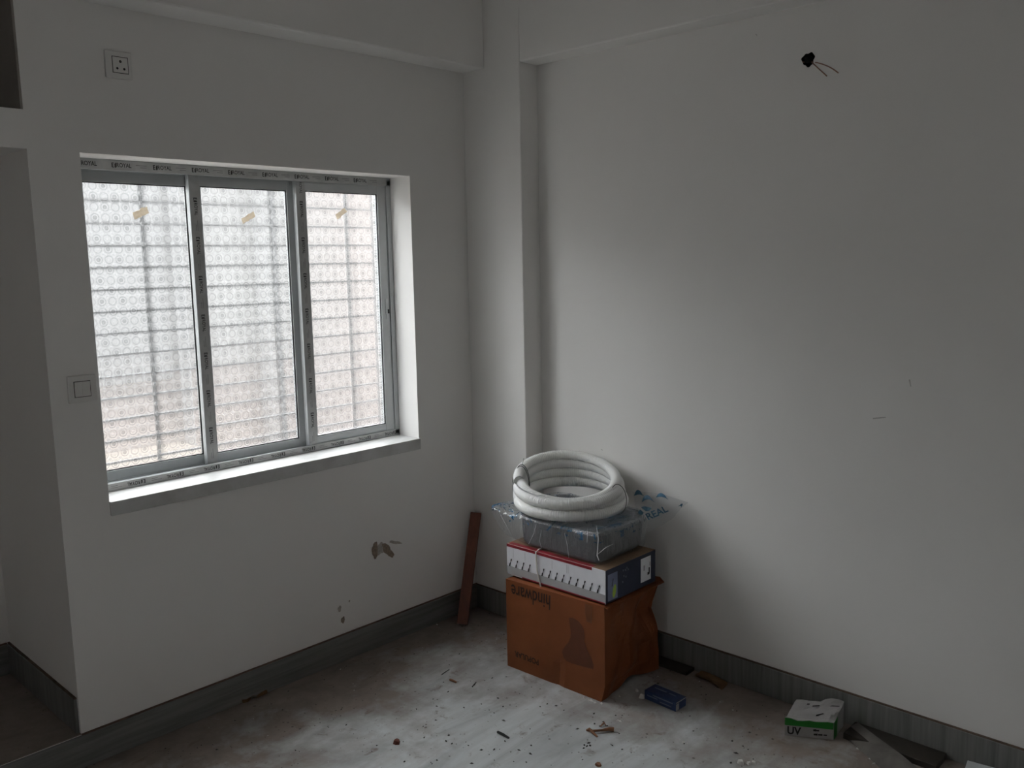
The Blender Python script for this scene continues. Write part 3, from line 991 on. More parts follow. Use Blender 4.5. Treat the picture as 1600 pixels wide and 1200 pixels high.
# print on the near face
def cface(px, py, off=0.001):      # a photographed point carried onto the printed face
    d = px_ray(px, py)
    nrm = (edge_front(0.18) - edge_back(0.18)).cross(Vector((0, 0, 1))).normalized()
    p0 = edge_back(0.18) + nrm * 0.0
    t_ = (p0 - CAM).dot(nrm) / d.dot(nrm)
    p = CAM + d * t_
    return p
fdir = (edge_front(0.2) - edge_back(0.2)).normalized()
fdir.z = 0; fdir.normalize()
fn = fdir.cross(Vector((0, 0, 1)))
if fn.dot(CAM - edge_back(0)) < 0: fn = -fn
def on_left(s_y, z):               # distance along the face from the far corner, height
    L_ = (edge_front(z) - edge_back(z)).length
    s_ = s_y / L_
    return edge_back(z).lerp(edge_front(z), s_) + d_left(s_, z) + fn * 0.0012
def conform(mb, y0=-0.522):
    """slide print vertices onto the slightly bulged face"""
    out = []
    for p in mb.v:
        p = Vector(p)
        s_ = (p - edge_back(p.z)).dot(fdir)
        out.append(tuple(on_left(s_, min(max(p.z, 0.0), CH))))
    mb.v = out
mb = MB()
add_text(mb, 'hindware', 0.078, edge_back(0.314) + fdir * 0.124, -fdir, -Z, bold=0.0006, sx=0.66)
conform(mb)
mb.build('carton_print', 'carton_ink', ca)
mb = MB()
add_text(mb, 'POPULAR', 0.032, edge_back(0.064) + fdir * 0.102, -fdir, -Z, bold=0.0006, sx=0.88)
conform(mb)
mb.build('carton_print', 'carton_ink', ca)
sil = [(0.304, 0.276), (0.320, 0.281), (0.346, 0.275), (0.362, 0.262), (0.372, 0.245), (0.375, 0.224), (0.374, 0.205), (0.386, 0.18), (0.402, 0.155), (0.414, 0.130), (0.413, 0.113), (0.39, 0.112), (0.36, 0.110), (0.32, 0.108), (0.296, 0.109), (0.281, 0.120), (0.275, 0.140), (0.286, 0.160), (0.304, 0.184), (0.313, 0.205), (0.314, 0.225), (0.309, 0.25)]
mb = MB()
cx_ = sum(p[0] for p in sil) / len(sil); cz_ = 0.19
inner = [on_left(cx_ + (p[0] - cx_) * 0.5, cz_ + (p[1] - cz_) * 0.5) for p in sil]
outer = [on_left(*p) for p in sil]
n = len(sil)
for k in range(n):
    mb.face([outer[k], outer[(k + 1) % n], inner[(k + 1) % n], inner[k]])
mb.face(inner)
mb.build('carton_picture', 'carton_shade', ca)
mb = MB(); mb.grid([[on_left(0.372, 0.345), on_left(0.406, 0.345)], [on_left(0.375, 0.31), on_left(0.405, 0.31)], [on_left(0.381, 0.282), on_left(0.403, 0.280)]])
mb.build('packing_tape', 'brown_tape', ca)

# ------------------------------------------------------------------ white printed box on the carton
wb = tag(empty('printed_box', (-0.27, -0.74, 0.358)), 'long white and navy printed box lying on the brown carton', 'box')
BZ0, BZ1 = 0.3585, 0.481
bx0, bx1, by0, by1 = -0.420, -0.118, -0.980, -0.504
mb = MB()
mb.box(bx0, bx1, by0, by1, BZ0, BZ1, mis=[1, 1, 2, 0, 0, 0])
mb.build('box_body', ['white_card', 'kraft', 'navy_card'], wb, bevel=0.0015)
fx = bx0 - 0.0006
def lf(ya, yb, za, zb, name, mat, d=0.0):
    mb = MB(); mb.box(fx - 0.0003 - d, bx0 + 0.0002, min(ya, yb), max(ya, yb), za, zb)
    return mb.build(name, mat, wb)
lf(by1 - 0.002, by0 + 0.002, BZ0 + 0.004, 0.393, 'grey_band', 'grey_card')
lf(by1 - 0.001, -0.920, 0.4695, BZ1 - 0.001, 'red_stripe', 'red_card')
lf(by1 - 0.08, by0 + 0.003, BZ0 + 0.001, BZ0 + 0.006, 'red_stripe', 'red_card', 0.0002)
mb = MB(); mb.box(bx0 + 0.001, bx0 + 0.022, -0.92, by1 - 0.01, BZ1 - 0.0002, BZ1 + 0.0006); mb.build('red_stripe', 'red_card', wb)
mb = MB()
for k in range(14):
    if k == 4: continue
    y = -0.524 - k * (0.945 - 0.524) / 13
    if k > 4: y -= 0.004
    x = fx - 0.0012
    for (dy0, z0, dy1, z1, w) in ((0.0045, 0.393, 0.0010, 0.406, 0.0032), (0.0010, 0.404, -0.0050, 0.419, 0.0016), (-0.0036, 0.416, -0.0058, 0.4235, 0.0028)):
        mb.face([(x, y + dy0 + w, z0), (x, y + dy0 - w, z0), (x, y + dy1 - w, z1), (x, y + dy1 + w, z1)])
mb.build('tap_print', 'ink', wb)
mb = MB()
for yy in (-0.54, -0.60, -0.665, -0.735, -0.805, -0.812):
    mb.face([(fx - 0.0012, yy, 0.432), (fx - 0.0012, yy - 0.0012, 0.432), (fx - 0.0012, yy - 0.0012, 0.464), (fx - 0.0012, yy, 0.464)])
mb.build('fine_print', 'grey_card', wb)
# navy end
fy = by0 - 0.0008
def rf(xa, xb, za, zb, name, mat, d=0.0):
    mb = MB(); mb.box(xa, xb, fy - d, by0 + 0.0002, za, zb)
    return mb.build(name, mat, wb)
rf(-0.408, -0.352, 0.366, 0.462, 'end_picture', 'blue_card')
mb = MB()
pts = []
for k in range(18):
    a = 2 * math.pi * k / 18
    pts.append((-0.372 + 0.010 * math.cos(a) + 0.004 * math.sin(a), fy - 0.0006, 0.395 + 0.024 * math.sin(a)))
mb.face(pts)
mb.build('leaf_print', 'lime', wb)
mb = MB(); mb.face([(-0.388, fy - 0.0006, 0.415), (-0.384, fy - 0.0006, 0.415), (-0.376, fy - 0.0006, 0.442), (-0.380, fy - 0.0006, 0.442)]); mb.build('tap_print', 'ink', wb)
rf(-0.212, -0.150, 0.378, 0.467, 'white_sticker', 'white_card', 0.0006)
mb = MB()
for (x0, x1, z0, z1) in ((-0.165, -0.158, 0.40, 0.425), (-0.172, -0.160, 0.398, 0.408), (-0.196, -0.192, 0.42, 0.44), (-0.158, -0.155, 0.43, 0.445)):
    mb.face([(x0, fy - 0.0012, z0), (x1, fy - 0.0012, z0), (x1, fy - 0.0012, z1), (x0, fy - 0.0012, z1)])
mb.build('sticker_print', 'ink', wb)
mb = MB()
for k, (x, z) in enumerate(((-0.322, 0.452), (-0.308, 0.450), (-0.318, 0.430), (-0.300, 0.456), (-0.292, 0.448), (-0.325, 0.41), (-0.306, 0.425))):
    mb.box(x, x + 0.006, fy - 0.0005, by0, z, z + 0.006)
mb.build('end_print', 'pale_print', wb)
# cord hanging over the near face
mb = MB()
cpts = [(bx0 + 0.06, -0.655, BZ1 + 0.002), (bx0 + 0.015, -0.657, BZ1 + 0.003), (fx - 0.005, -0.660, BZ1 - 0.002), (fx - 0.005, -0.662, 0.45), (fx - 0.004, -0.664, 0.41), (fx - 0.004, -0.672, 0.38), (fx - 0.006, -0.683, 0.352)]
mb.tube(cpts, 0.0028, 7)
mb.build('tie_cord', 'cord', wb, smooth=True)

# ------------------------------------------------------------------ plastic wrapped block
wp = tag(empty('wrapped_package', (-0.25, -0.76, BZ1)), 'dark grey block wrapped in clear printed plastic under the hose coil', 'package')
GZ0, GZ1 = 0.486, 0.598
foot = [Vector(p) for p in ((-0.406, -0.938), (-0.135, -0.938), (-0.052, -0.868), (-0.052, -0.475), (-0.30, -0.475), (-0.406, -0.572))]
for _ in range(2):                       # round the corners
    nf = []
    for k in range(len(foot)):
        a_, b_ = foot[k], foot[(k + 1) % len(foot)]
        q = min(0.25, 0.022 / (b_ - a_).length)
        nf += [a_.lerp(b_, q), a_.lerp(b_, 1 - q)]
    foot = nf
cen = Vector((-0.235, -0.715))
mb = MB()
rows = []
for z, ins in ((GZ0, 0.016), (GZ0 + 0.012, 0.006), (GZ0 + 0.06, 0.002), (GZ1 - 0.012, 0.0), (GZ1 - 0.003, 0.004), (GZ1, 0.010), (GZ1, 0.026), (GZ1 - 0.004, 0.031), (GZ0 + 0.020, 0.036)):
    row = []
    for p in foot:
        d = cen - p
        row.append((p.x + d.x / d.length * ins, p.y + d.y / d.length * ins, z))
    rows.append(row)
mb.grid(rows, True)
mb.face(list(reversed(rows[0]))); mb.face(rows[-1])
mb.build('grey_tub', 'grey_body', wp)
# loose bag: loops along y, narrowing to a lifted corner at the far end
mb = MB()
rows = []
stations = [(-0.962, -0.36, -0.19, 0.520, 0.575), (-0.955, -0.40, -0.15, 0.495, 0.600), (-0.942, -0.418, -0.125, 0.484, 0.607), (-0.925, -0.419, -0.108, 0.4835, 0.609), (-0.905, -0.419, -0.088, 0.4835, 0.609), (-0.885, -0.419, -0.066, 0.4835, 0.609)]
stations += [(-0.865 + k * 0.026, -0.419, -0.042, 0.4835, 0.609) for k in range(0, 12)]
stations += [(-0.553, -0.419, -0.042, 0.490, 0.611), (-0.525, -0.419, -0.042, 0.495, 0.611), (-0.495, -0.420, -0.043, 0.500, 0.610), (-0.468, -0.420, -0.060, 0.525, 0.609), (-0.448, -0.420, -0.17, 0.552, 0.609), (-0.425, -0.415, -0.27, 0.574, 0.608), (-0.402, -0.392, -0.33, 0.592, 0.606)]
for i, (y, xlo, xhi, za, zb) in enumerate(stations):
    row = []
    nn = 48
    for j in range(nn):
        a = 2 * math.pi * j / nn
        ca_, sa_ = math.cos(a), math.sin(a)
        p = 0.28
        ex = math.copysign(abs(ca_) ** p, ca_); ez = math.copysign(abs(sa_) ** p, sa_)
        x = (xlo + xhi) / 2 + (xhi - xlo) / 2 * ex
        z = (za + zb) / 2 + (zb - za) / 2 * ez
        wv = noise.noise(Vector((x * 9, y * 30, z * 6))) * 0.009 + noise.noise(Vector((x * 26, y * 55, z * 14))) * 0.005
        side = abs(ex)
        x += wv * side * (1 if ex > 0 else -1)
        z += (wv * 0.5) * (1 - side) if sa_ < 0 else 0
        z = min(max(z, 0.4825), 0.6115)
        x = min(x, -0.030)
        row.append((x, y + 0.006 * noise.noise(Vector((x * 20, z * 20, 5))), z))
    rows.append(row)
mb.grid(rows, True)
mb.face(list(reversed(rows[0]))); mb.face(rows[-1])
mb.build('plastic_bag', 'poly', wp, smooth=True)
# thin white tubes painting in the bright glints along the film creases
for (pts, r_) in (([(812, 800), (815, 818), (812, 838)], 0.0011), ([(838, 818), (834, 834), (826, 850)], 0.0013), ([(846, 828), (843, 845), (846, 856)], 0.0010), ([(882, 833), (886, 850), (889, 872)], 0.0013), ([(932, 822), (935, 842), (933, 868), (936, 876)], 0.0016), ([(934, 866), (946, 856), (958, 850)], 0.0010), ([(918, 826), (917, 848)], 0.0010), ([(778, 796), (786, 812), (802, 842)], 0.0011)):
    q = []
    for (x, y) in pts:
        w = on_plane(x, y, 0, -0.431)
        if w.y < -0.955: w = on_plane(x, y, 1, -0.972)
        q.append(w)
    if len(q) == 2: q.insert(1, q[0].lerp(q[1], 0.5))
    mb = MB(); mb.tube(q, [r_ * 0.5] + [r_] * (len(q) - 2) + [r_ * 0.5], 6)
    mb.build('film_glint', 'fold_glint', wp, smooth=True)
# loose mouth of the bag reaching towards the wall
A = Vector((-0.095, -0.905, 0.628)); Bq = Vector((-0.020, -1.055, 0.640)); Cq = on_plane(1046, 814, 0, -0.045); Dq = on_plane(1003, 838, 1, -0.965)
A = on_plane(988, 768, 0, -0.075); Bq = on_plane(1074, 785, 0, -0.022)
flap_pts = {}
NU, NVv = 18, 12
def flap(u, w):
    top = A.lerp(Bq, u); bot = Dq.lerp(Cq, u)
    p = bot.lerp(top, w)
    n_ = noise.noise(Vector((u * 4.5, w * 4.0, 2.2))) * 0.016 + noise.noise(Vector((u * 11, w * 8, 7.2))) * 0.007
    sag = 0.012 * math.sin(math.pi * u)
    return p + Vector((-0.6, -0.8, 0.25)) * n_ * min(1, u * 4 + 0.2) + Vector((0, 0, sag * w))
mb = MB()
mb.grid([[flap(i / NU, j / NVv) for i in range(NU + 1)] for j in range(NVv + 1)])
mb.build('bag_mouth', 'poly_clear', wp, smooth=True)
# blue lettering lying on the bag mouth
def flap_print(mb, body, uc, wc, size, rot, bold=0.0):
    o0 = flap(uc, wc)
    du = (flap(min(uc + 0.25, 1), wc) - flap(uc - 0.2, wc)).normalized()
    dw = (flap(uc, min(wc + 0.25, 1)) - flap(uc, wc - 0.2)).normalized()
    ux = (du * math.cos(rot) + dw * math.sin(rot)).normalized()
    nn = du.cross(dw).normalized()
    if nn.dot(CAM - o0) < 0: nn = -nn
    uy = nn.cross(ux)
    add_text(mb, body, size, o0 + nn * 0.007, ux, uy, extr=0.0, bold=bold)
mb = MB(); flap_print(mb, 'REAL', 0.47, 0.42, 0.038, 0.36, 0.0008)
mb.build('bag_print', 'blue_ink', wp)
def swash(mb, uc, wc, du_, dw_, n=14, flip=1):
    """a broad crescent stroke of the bag's printed emblem"""
    top, bot = [], []
    for k in range(n + 1):
        t_ = k / n
        u = uc + du_ * (t_ - 0.5); w = wc + flip * dw_ * math.sin(math.pi * t_)
        th2 = 0.10 * math.sin(math.pi * min(t_ * 1.15, 1)) + 0.015
        p = flap(u, w); q = flap(u, w + th2)
        nn = (CAM - p).normalized() * 0.007
        top.append(q + nn); bot.append(p + nn)
    mb.grid([bot, top])
mb = MB(); swash(mb, 0.24, 0.62, 0.24, -0.10); swash(mb, 0.29, 0.74, 0.26, 0.07)
swash(mb, 0.55, 0.88, 0.22, 0.04); swash(mb, 0.95, 0.72, 0.08, 0.05); swash(mb, 0.12, 0.9, 0.2, 0.03); swash(mb, 0.10, 0.5, 0.14, -0.05)
mb.build('bag_print', 'blue_ink', wp)

# ------------------------------------------------------------------ coil of corrugated white hose
hs = tag(empty('hose_coil', (-0.25, -0.665, 0.612)), 'coil of white corrugated drain hose tied with wire on the package', 'hose')
HC = Vector((-0.238, -0.672, 0.612))
U = Vector((0.69, -0.724, 0)).normalized(); V = Vector((0.724, 0.69, 0)).normalized()
HRAD = 0.0205
#       angle measured from the right (U) turning away (V); each key: radius, height at front, height at back
turns = [  # t, radius, z_front, z_back, centre shift u, centre shift v
    (0.0, 0.206, 0.0215, 0.0370, 0.010, 0.000),
    (1.0, 0.178, 0.0260, 0.0640, 0.006, -0.002),
    (2.0, 0.197, 0.0590, 0.1000, 0.000, 0.006),
    (3.0, 0.180, 0.0600, 0.1380, -0.004, 0.016),
    (4.0, 0.186, 0.0640, 0.1660, -0.010, 0.020),
]
def turn_val(t, i):
    t = max(0, min(4.0, t))
    a = min(int(t), 3)
    f_ = t - a
    return turns[a][i] * (1 - f_) + turns[a + 1][i] * f_
def hose_pt(t):
    # starts at the left, runs along the front
    an = math.pi + 2 * math.pi * t
    r = turn_val(t, 1)
    v_ = math.sin(an); u_ = math.cos(an)
    w = (v_ + 1) / 2
    z = turn_val(t, 2) * (1 - w) + turn_val(t, 3) * w
    return HC + U * (u_ * r + turn_val(t, 4)) + V * (v_ * r * 0.98 + turn_val(t, 5)) + Vector((0, 0, z))
T_END = 4.02
path = []
N = 900
for k in range(N + 1):
    path.append(hose_pt(T_END * k / N))
# free end: leaves the top of the coil at the left, crossing down over the outside of the front
path_lo = []
p_a = path[0]
ext = []
for k in range(1, 40):
    s_ = k / 40
    an = math.pi - 2 * math.pi * 0.085 * s_
    r = 0.206 + 0.010 * s_
    ext.append(HC + U * (math.cos(an) * r + 0.010 - 0.004 * s_) + V * (math.sin(an) * r) + Vector((0, 0, 0.0295 + 0.096 * s_ ** 1.3)))
path = list(reversed(ext)) + path
def resample(path, step):
    out = [path[0]]; acc = 0
    for a, b in zip(path, path[1:]):
        d = (b - a).length
        while acc + d >= step:
            f_ = (step - acc) / d
            a = a.lerp(b, f_); out.append(a); d = (b - a).length; acc = 0
        acc += d
    return out
rs = resample(path, 0.0021)
rad = [HRAD * (1.0 + (0.035 if (k % 4) in (0, 1) else -0.035)) for k in range(len(rs))]
mb = MB(); mb.tube(rs, rad, 14, cap=False)
mb.build('hose_pipe', 'hose', hs, smooth=True)
for end in (0, -1):
    mb = MB()
    p = rs[end]; d = (rs[1] - rs[0]).normalized() if end == 0 else (rs[-1] - rs[-2]).normalized()
    inn = d if end == 0 else -d
    mb.tube([p, p + inn * 0.004], [HRAD * 0.80, HRAD * 0.80], 14)
    mb.build('hose_end', 'hose', hs)
# binding wires around the bundle
def tie(tang, rr, extra, lo=0.0, hi=0.19):
    an = 2 * math.pi * tang
    u_, v_ = math.cos(an), math.sin(an)
    rd = U * u_ + V * v_
    w = (v_ + 1) / 2
    zt = (0.064 * (1 - w) + 0.166 * w)
    zb = 0.0215
    pts = []
    n = 36
    for k in range(n + 1):
        a = 2 * math.pi * k / n
        rc = rr + (0.036 if math.cos(a) > 0 else 0.030) * math.cos(a)
        z = (zt + zb) / 2 + ((zt - zb) / 2 + HRAD + 0.003) * math.sin(a)
        pts.append(HC + rd * rc + Vector((0, 0, z)))
    mb = MB(); mb.tube(pts, 0.0013, 6)
    if extra:
        q = pts[9]
        mb.tube([q, q + Vector((0.002, -0.004, 0.012)), q + Vector((0.004, -0.006, 0.026))], 0.0011, 5)
    mb.build('binding_wire', 'wire_dark', hs, smooth=True)
tie(0.445, 0.193, True)
tie(0.455, 0.193, False)
tie(-0.085, 0.196, False)

# ------------------------------------------------------------------ small boxes on the floor
def obox(mb, c, ux, uy, l, w, z0, z1, mis=None, taper=0.0):
    ux = Vector(ux).normalized(); uy = Vector(uy).normalized(); c = Vector(c)
    p = lambda a, b, z, q=0.0: c + ux * (a * (l / 2 - q)) + uy * (b * (w / 2 - q)) + Vector((0, 0, z))
    v8 = [p(-1, -1, z0), p(1, -1, z0), p(1, 1, z0), p(-1, 1, z0), p(-1, -1, z1, taper), p(1, -1, z1, taper), p(1, 1, z1, taper), p(-1, 1, z1, taper)]
    for k, q in enumerate(((0, 3, 2, 1), (4, 5, 6, 7), (0, 1, 5, 4), (1, 2, 6, 5), (2, 3, 7, 6), (3, 0, 4, 7))):
        mb.face([v8[i] for i in q], mis[k] if mis else 0)

# blue packet
bc = Vector((-0.286, -1.137, 0)); bu = Vector((-0.05, -1.0, 0)).normalized(); bv = Vector((1.0, -0.05, 0)).normalized()
bp_ = tag(empty('blue_packet', bc), 'small blue cardboard packet lying on the floor beside the carton', 'packet')
mb = MB(); obox(mb, bc, bu, bv, 0.135, 0.062, 0.0, 0.034)
mb.build('packet_body', ['blue_box', 'white_box'], bp_, bevel=0.002, merge=True)
mb = MB()
for (a, b, w_) in ((-0.05, 0.0, 0.006), (0.012, 0.04, 0.006)):
    for off in (0.008,):
        c0 = bc + bu * ((a + b) / 2) + bv * off + Vector((0, 0, 0.0345))
        obox(mb, c0 - Vector((0, 0, 0.0005)), bu, bv, b - a, w_, 0, 0.0006)
for (a, b, z_) in ((-0.055, -0.01, 0.016), (-0.03, 0.055, 0.024), (0.0, 0.05, 0.010)):
    c0 = bc + bu * ((a + b) / 2) - bv * 0.0312 + Vector((0, 0, z_))
    obox(mb, c0, bu, bv, b - a, 0.0008, 0, 0.004)
mb.build('packet_print', 'pale_print', bp_)
mb = MB()
e0 = bc + bu * 0.0682
for (a, b, z0_, z1_) in ((-0.030, -0.012, 0.002, 0.026), (-0.028, 0.030, 0.028, 0.033)):
    mb.face([e0 + bv * a + Vector((0, 0, z0_)), e0 + bv * b + Vector((0, 0, z0_ + 0.002)), e0 + bv * b + Vector((0, 0, z1_)), e0 + bv * a + Vector((0, 0, z1_))])
mb.build('end_tab_print', 'white_box', bp_)

# green and white box
gc = Vector((-0.121, -1.609, 0))
gu = Vector((0.077, -0.134, 0)).normalized(); gv = Vector((0.105, 0.012, 0)).normalized()   # knocked out of square
gb = tag(empty('green_box', gc), 'crushed white box with a green band lying by the skirting', 'box')
GL, GW, GH = 0.150, 0.106, 0.064
mb = MB()
NGu, NGv = 8, 6
def gp(a, b, z):
    return gc + gu * (a * GL / 2) + gv * (b * GW / 2) + Vector((0, 0, z))
rows = []
for j in range(NGv + 1):
    row = []
    for i in range(NGu + 1):
        a, b = -1 + 2 * i / NGu, -1 + 2 * j / NGv
        z = GH + 0.010 * noise.noise(Vector((a * 1.7, b * 1.9, 4.4))) + (0.010 if (a > 0.2 and b > 0.0) else 0) * (b + 0.2) - 0.006 * (b < -0.4) + 0.012 * (b + 1) / 2
        row.append(gp(a, b, z))
    rows.append(row)
mb.grid(rows)
front = rows[0]; back = rows[-1]; lft = [r[0] for r in rows]; rgt = [r[-1] for r in rows]
for strip, rev in ((front, 0), (back, 1), (lft, 1), (rgt, 0)):
    low = [Vector((p.x, p.y, 0)) for p in strip]
    mb.grid([strip, low] if rev == 0 else [low, strip])
low = [gp(-1, -1, 0), gp(1, -1, 0), gp(1, 1, 0), gp(-1, 1, 0)]
mb.face(list(reversed(low)))
mb.build('box_body', 'white_box', gb, merge=True)
fnv = -gv * 0.0016
mb = MB(); mb.grid([[rows[0][i] + fnv + Vector((0, 0, -0.001)) for i in range(NGu + 1)], [Vector((rows[0][i].x, rows[0][i].y, 0.036)) + fnv for i in range(NGu + 1)]])
rn = gu * 0.0012
mb.face([rgt[0] + rn, gp(1, -1, 0.0) + rn, gp(1, -0.35, 0.0) + rn, rgt[2] + rn + Vector((0, 0, -0.002))])
mb.build('green_band', 'green', gb)
mb = MB()
add_text(mb, 'UV', 0.036, gp(-0.62, -1, 0.018) + fnv, gu, Z, extr=0.0006, bold=0.001, sx=0.9)
for (a, b, z, h) in ((0.18, 0.30, 0.024, 0.008), (0.30, 0.42, 0.025, 0.005), (0.2, 0.36, 0.010, 0.007), (0.38, 0.56, 0.011, 0.006), (0.6, 0.74, 0.012, 0.005)):
    p0, p1 = gp(a, -1, z) + fnv, gp(b, -1, z) + fnv
    mb.face([p0, p1, p1 + Vector((0, 0, h)), p0 + Vector((0, 0, h * 0.8))])
def gtop(a, b):
    i = (a + 1) / 2 * NGu; j = (b + 1) / 2 * NGv
    i0, j0 = min(int(i), NGu - 1), min(int(j), NGv - 1)
    fi, fj = i - i0, j - j0
    return rows[j0][i0].lerp(rows[j0][i0 + 1], fi).lerp(rows[j0 + 1][i0].lerp(rows[j0 + 1][i0 + 1], fi), fj) + Vector((0, 0, 0.0015))
for (a, b, a2, b2, w_) in ((-0.45, 0.55, -0.35, 0.60, 0.06), (-0.36, 0.58, -0.34, 0.05, 0.035), (-0.2, 0.45, 0.1, 0.42, 0.06), (0.2, 0.35, 0.9, 0.55, 0.035), (0.15, -0.45, 0.45, -0.35, 0.045)):
    mb.face([gtop(a, b - w_), gtop(a2, b2 - w_), gtop(a2, b2 + w_), gtop(a, b + w_)])
mb.build('box_print', 'ink', gb)
mb = MB()
f0 = [gtop(0.15, -0.30), gtop(0.88, -0.42), gtop(0.95, 0.1), gtop(0.18, 0.25)]
f0 = [p + Vector((0, 0, 0.003 + 0.004 * (k in (2, 3)))) for k, p in enumerate(f0)]
mb.face(f0); mb.face([p - Vector((0, 0, 0.0015)) for p in reversed(f0)])
mb.build('torn_flap', 'white_box', gb)

# ------------------------------------------------------------------ boards and scraps along the skirting
mb = MB(); mb.box(-0.108, -0.0125, -1.985, -1.70, 0.0, 0.020)
tag(mb.build('dark_board', 'dark_wood', bevel=0.0015), 'dark brown board offcut lying against the skirting', 'board')
# dusty curled strip resting on the board
mb = MB()
la = [Vector((-0.088, -1.692, 0.003)), Vector((-0.118, -1.735, 0.003)), Vector((-0.196, -1.852, 0.003)), Vector((-0.262, -1.955, 0.003))]
ra = [Vector((-0.020, -1.712, 0.024)), Vector((-0.063, -1.785, 0.024)), Vector((-0.125, -1.892, 0.026)), Vector((-0.185, -2.010, 0.010))]
rows = []
for a, b in zip(la, ra):
    rows.append([a.lerp(b, k / 5) + Vector((0, 0, 0.007 * math.sin(math.pi * k / 5))) for k in range(6)])
mb.grid(rows)
mb.grid([[p - Vector((0, 0, 0.002)) for p in reversed(r)] for r in rows])
o = tag(mb.build('dusty_strip', 'dusty', smooth=True), 'grey dusty strip of sheet lying over the dark board', 'strip')
mb = MB(); obox(mb, (-0.068, -2.108, 0), (0.15, -0.99, 0), (0.99, 0.15, 0), 0.105, 0.085, 0.0, 0.032)
tag(mb.build('white_offcut', 'white_tile', bevel=0.0015, merge=True), 'pale white tile offcut by the skirting, cut by the frame', 'tile')
mb = MB(); mb.box(-0.068, -0.0125, -1.085, -0.900, 0.0, 0.014)
tag(mb.build('dark_slab', 'dark_wood', bevel=0.0015), 'thin dark slab between the carton and the skirting', 'slab', kind='thing')
mb = MB()
rows = []
for i in range(7):
    row = []
    for j in range(5):
        y = -1.115 - 0.125 * i / 6; x = -0.058 + 0.044 * j / 4 - 0.02 * (i / 6) ** 2
        z = 0.006 + 0.010 * abs(noise.noise(Vector((x * 40, y * 30, 1)))) + 0.006 * math.sin(math.pi * i / 6)
        row.append((x, y, z))
    rows.append(row)
mb.grid(rows); mb.grid([[(p[0], p[1], max(0.0, p[2] - 0.006)) for p in reversed(r)] for r in rows])
tag(mb.build('paper_scrap', 'brown_paper', smooth=True), 'curled brown paper scrap between the carton and the green box', 'scrap')
mb = MB()
c = on_plane(393, 1090, 2, 0)
rows = []
for i in range(6):
    row = []
    for j in range(5):
        x = c.x - 0.045 + 0.10 * i / 5; y = c.y - 0.02 + 0.035 * j / 4
        z = 0.004 + 0.022 * abs(noise.noise(Vector((x * 30, y * 45, 3))))
        row.append((x, y, z))
    rows.append(row)
mb.grid(rows); mb.grid([[(p[0], p[1], max(0.0, p[2] - 0.005)) for p in reversed(r)] for r in rows])
tag(mb.build('paper_scrap', 'brown_paper'), 'crumpled brown wrapper against the skirting under the window', 'scrap')

# twig, stick and chips
def fl(x, y, z=0.0): return on_plane(x, y, 2, z)
tw = tag(empty('dry_twig', fl(940, 1142)), 'broken dry brown twig lying in front of the carton', 'twig')
mb = MB()
mb.tube([fl(918, 1141, 0.004), fl(926, 1142, 0.007), fl(940, 1141, 0.008), fl(952, 1139, 0.008), fl(959, 1140, 0.006)], [0.0035, 0.004, 0.004, 0.006, 0.008], 7)
mb.build('stem', 'twig', tw, smooth=True)
mb = MB(); mb.tube([fl(916, 1141, 0.005), fl(921, 1139, 0.010), fl(925, 1143, 0.006), fl(933, 1151, 0.003)], [0.003, 0.0045, 0.0055, 0.003], 6)
mb.build('side_shoot', 'twig', tw, smooth=True)
mb = MB(); mb.tube([fl(938, 1135, 0.004), fl(944, 1129, 0.008), fl(947, 1134, 0.006)], [0.002, 0.004, 0.002], 6)
mb.build('bud', 'twig', tw, smooth=True)
def stick(name, p0, p1, r, mat, label, cat):
    mb = MB(); a, b = fl(*p0, r), fl(*p1, r)
    m_ = a.lerp(b, 0.5) + Vector((0, 0, r * 0.3))
    mb.tube([a, m_, b], [r, r * 1.05, r * 0.8], 6)
    return tag(mb.build(name, mat), label, cat)
stick('charred_stick', (777.5, 1143.5), (795, 1153), 0.0042, 'black_chip', 'thin black stick on the bare middle of the floor', 'stick')
stick('wood_splinter', (703, 1062), (713, 1066), 0.004, 'twig', 'short brown wood splinter on the brown dust near the carton', 'splinter')
stick('grass_straw', (690, 1054), (702, 1046), 0.0012, 'crumb_dark', 'thin curved dark straw lying on the brown dust', 'straw')
stick('dark_sliver', (738, 1073), (744, 1066), 0.002, 'crumb_dark', 'dark pointed sliver between the splinter and the carton', 'sliver')
def chip(name, x, y, s, h, mat, label, cat, seed):
    rnd = random.Random(seed)
    c = fl(x, y)
    mb = MB()
    pts = []
    n = 7
    for k in range(n):
        a = 2 * math.pi * k / n
        r = s * rnd.uniform(0.65, 1.1)
        pts.append(Vector((c.x + r * math.cos(a), c.y + r * math.sin(a), 0)))
    top = [p.lerp(Vector((c.x, c.y, 0)), 0.25) + Vector((0, 0, h * rnd.uniform(0.7, 1.2))) for p in pts]
    mb.face(list(reversed(pts))); mb.face(top)
    for k in range(n):
        mb.face([pts[k], pts[(k + 1) % n], top[(k + 1) % n], top[k]])
    return tag(mb.build(name, mat), label, cat)
chip('wood_chip', 620.5, 1161, 0.013, 0.010, 'red_chip', 'dark reddish wood chip alone on the floor below the window', 'chip', 5)
chip('plaster_lump', 1157, 1193, 0.012, 0.010, 'crumb_white', 'largest white plaster lump left of the green box', 'lump', 6)
chip('plaster_lump', 1170, 1194, 0.008, 0.009, 'crumb_white', 'middle small white plaster lump in the row of three', 'lump', 7)
chip('plaster_lump', 1177, 1194.5, 0.008, 0.010, 'crumb_white', 'white plaster lump nearest the green box in the row', 'lump', 8)
chip('plaster_lump', 1003, 1090, 0.013, 0.012, 'crumb_white', 'pale rounded plaster lump touching the blue packet', 'lump', 9)
chip('plaster_lump', 995, 1080, 0.007, 0.008, 'crumb_white', 'small pale plaster lump between the carton and blue packet', 'lump', 10)
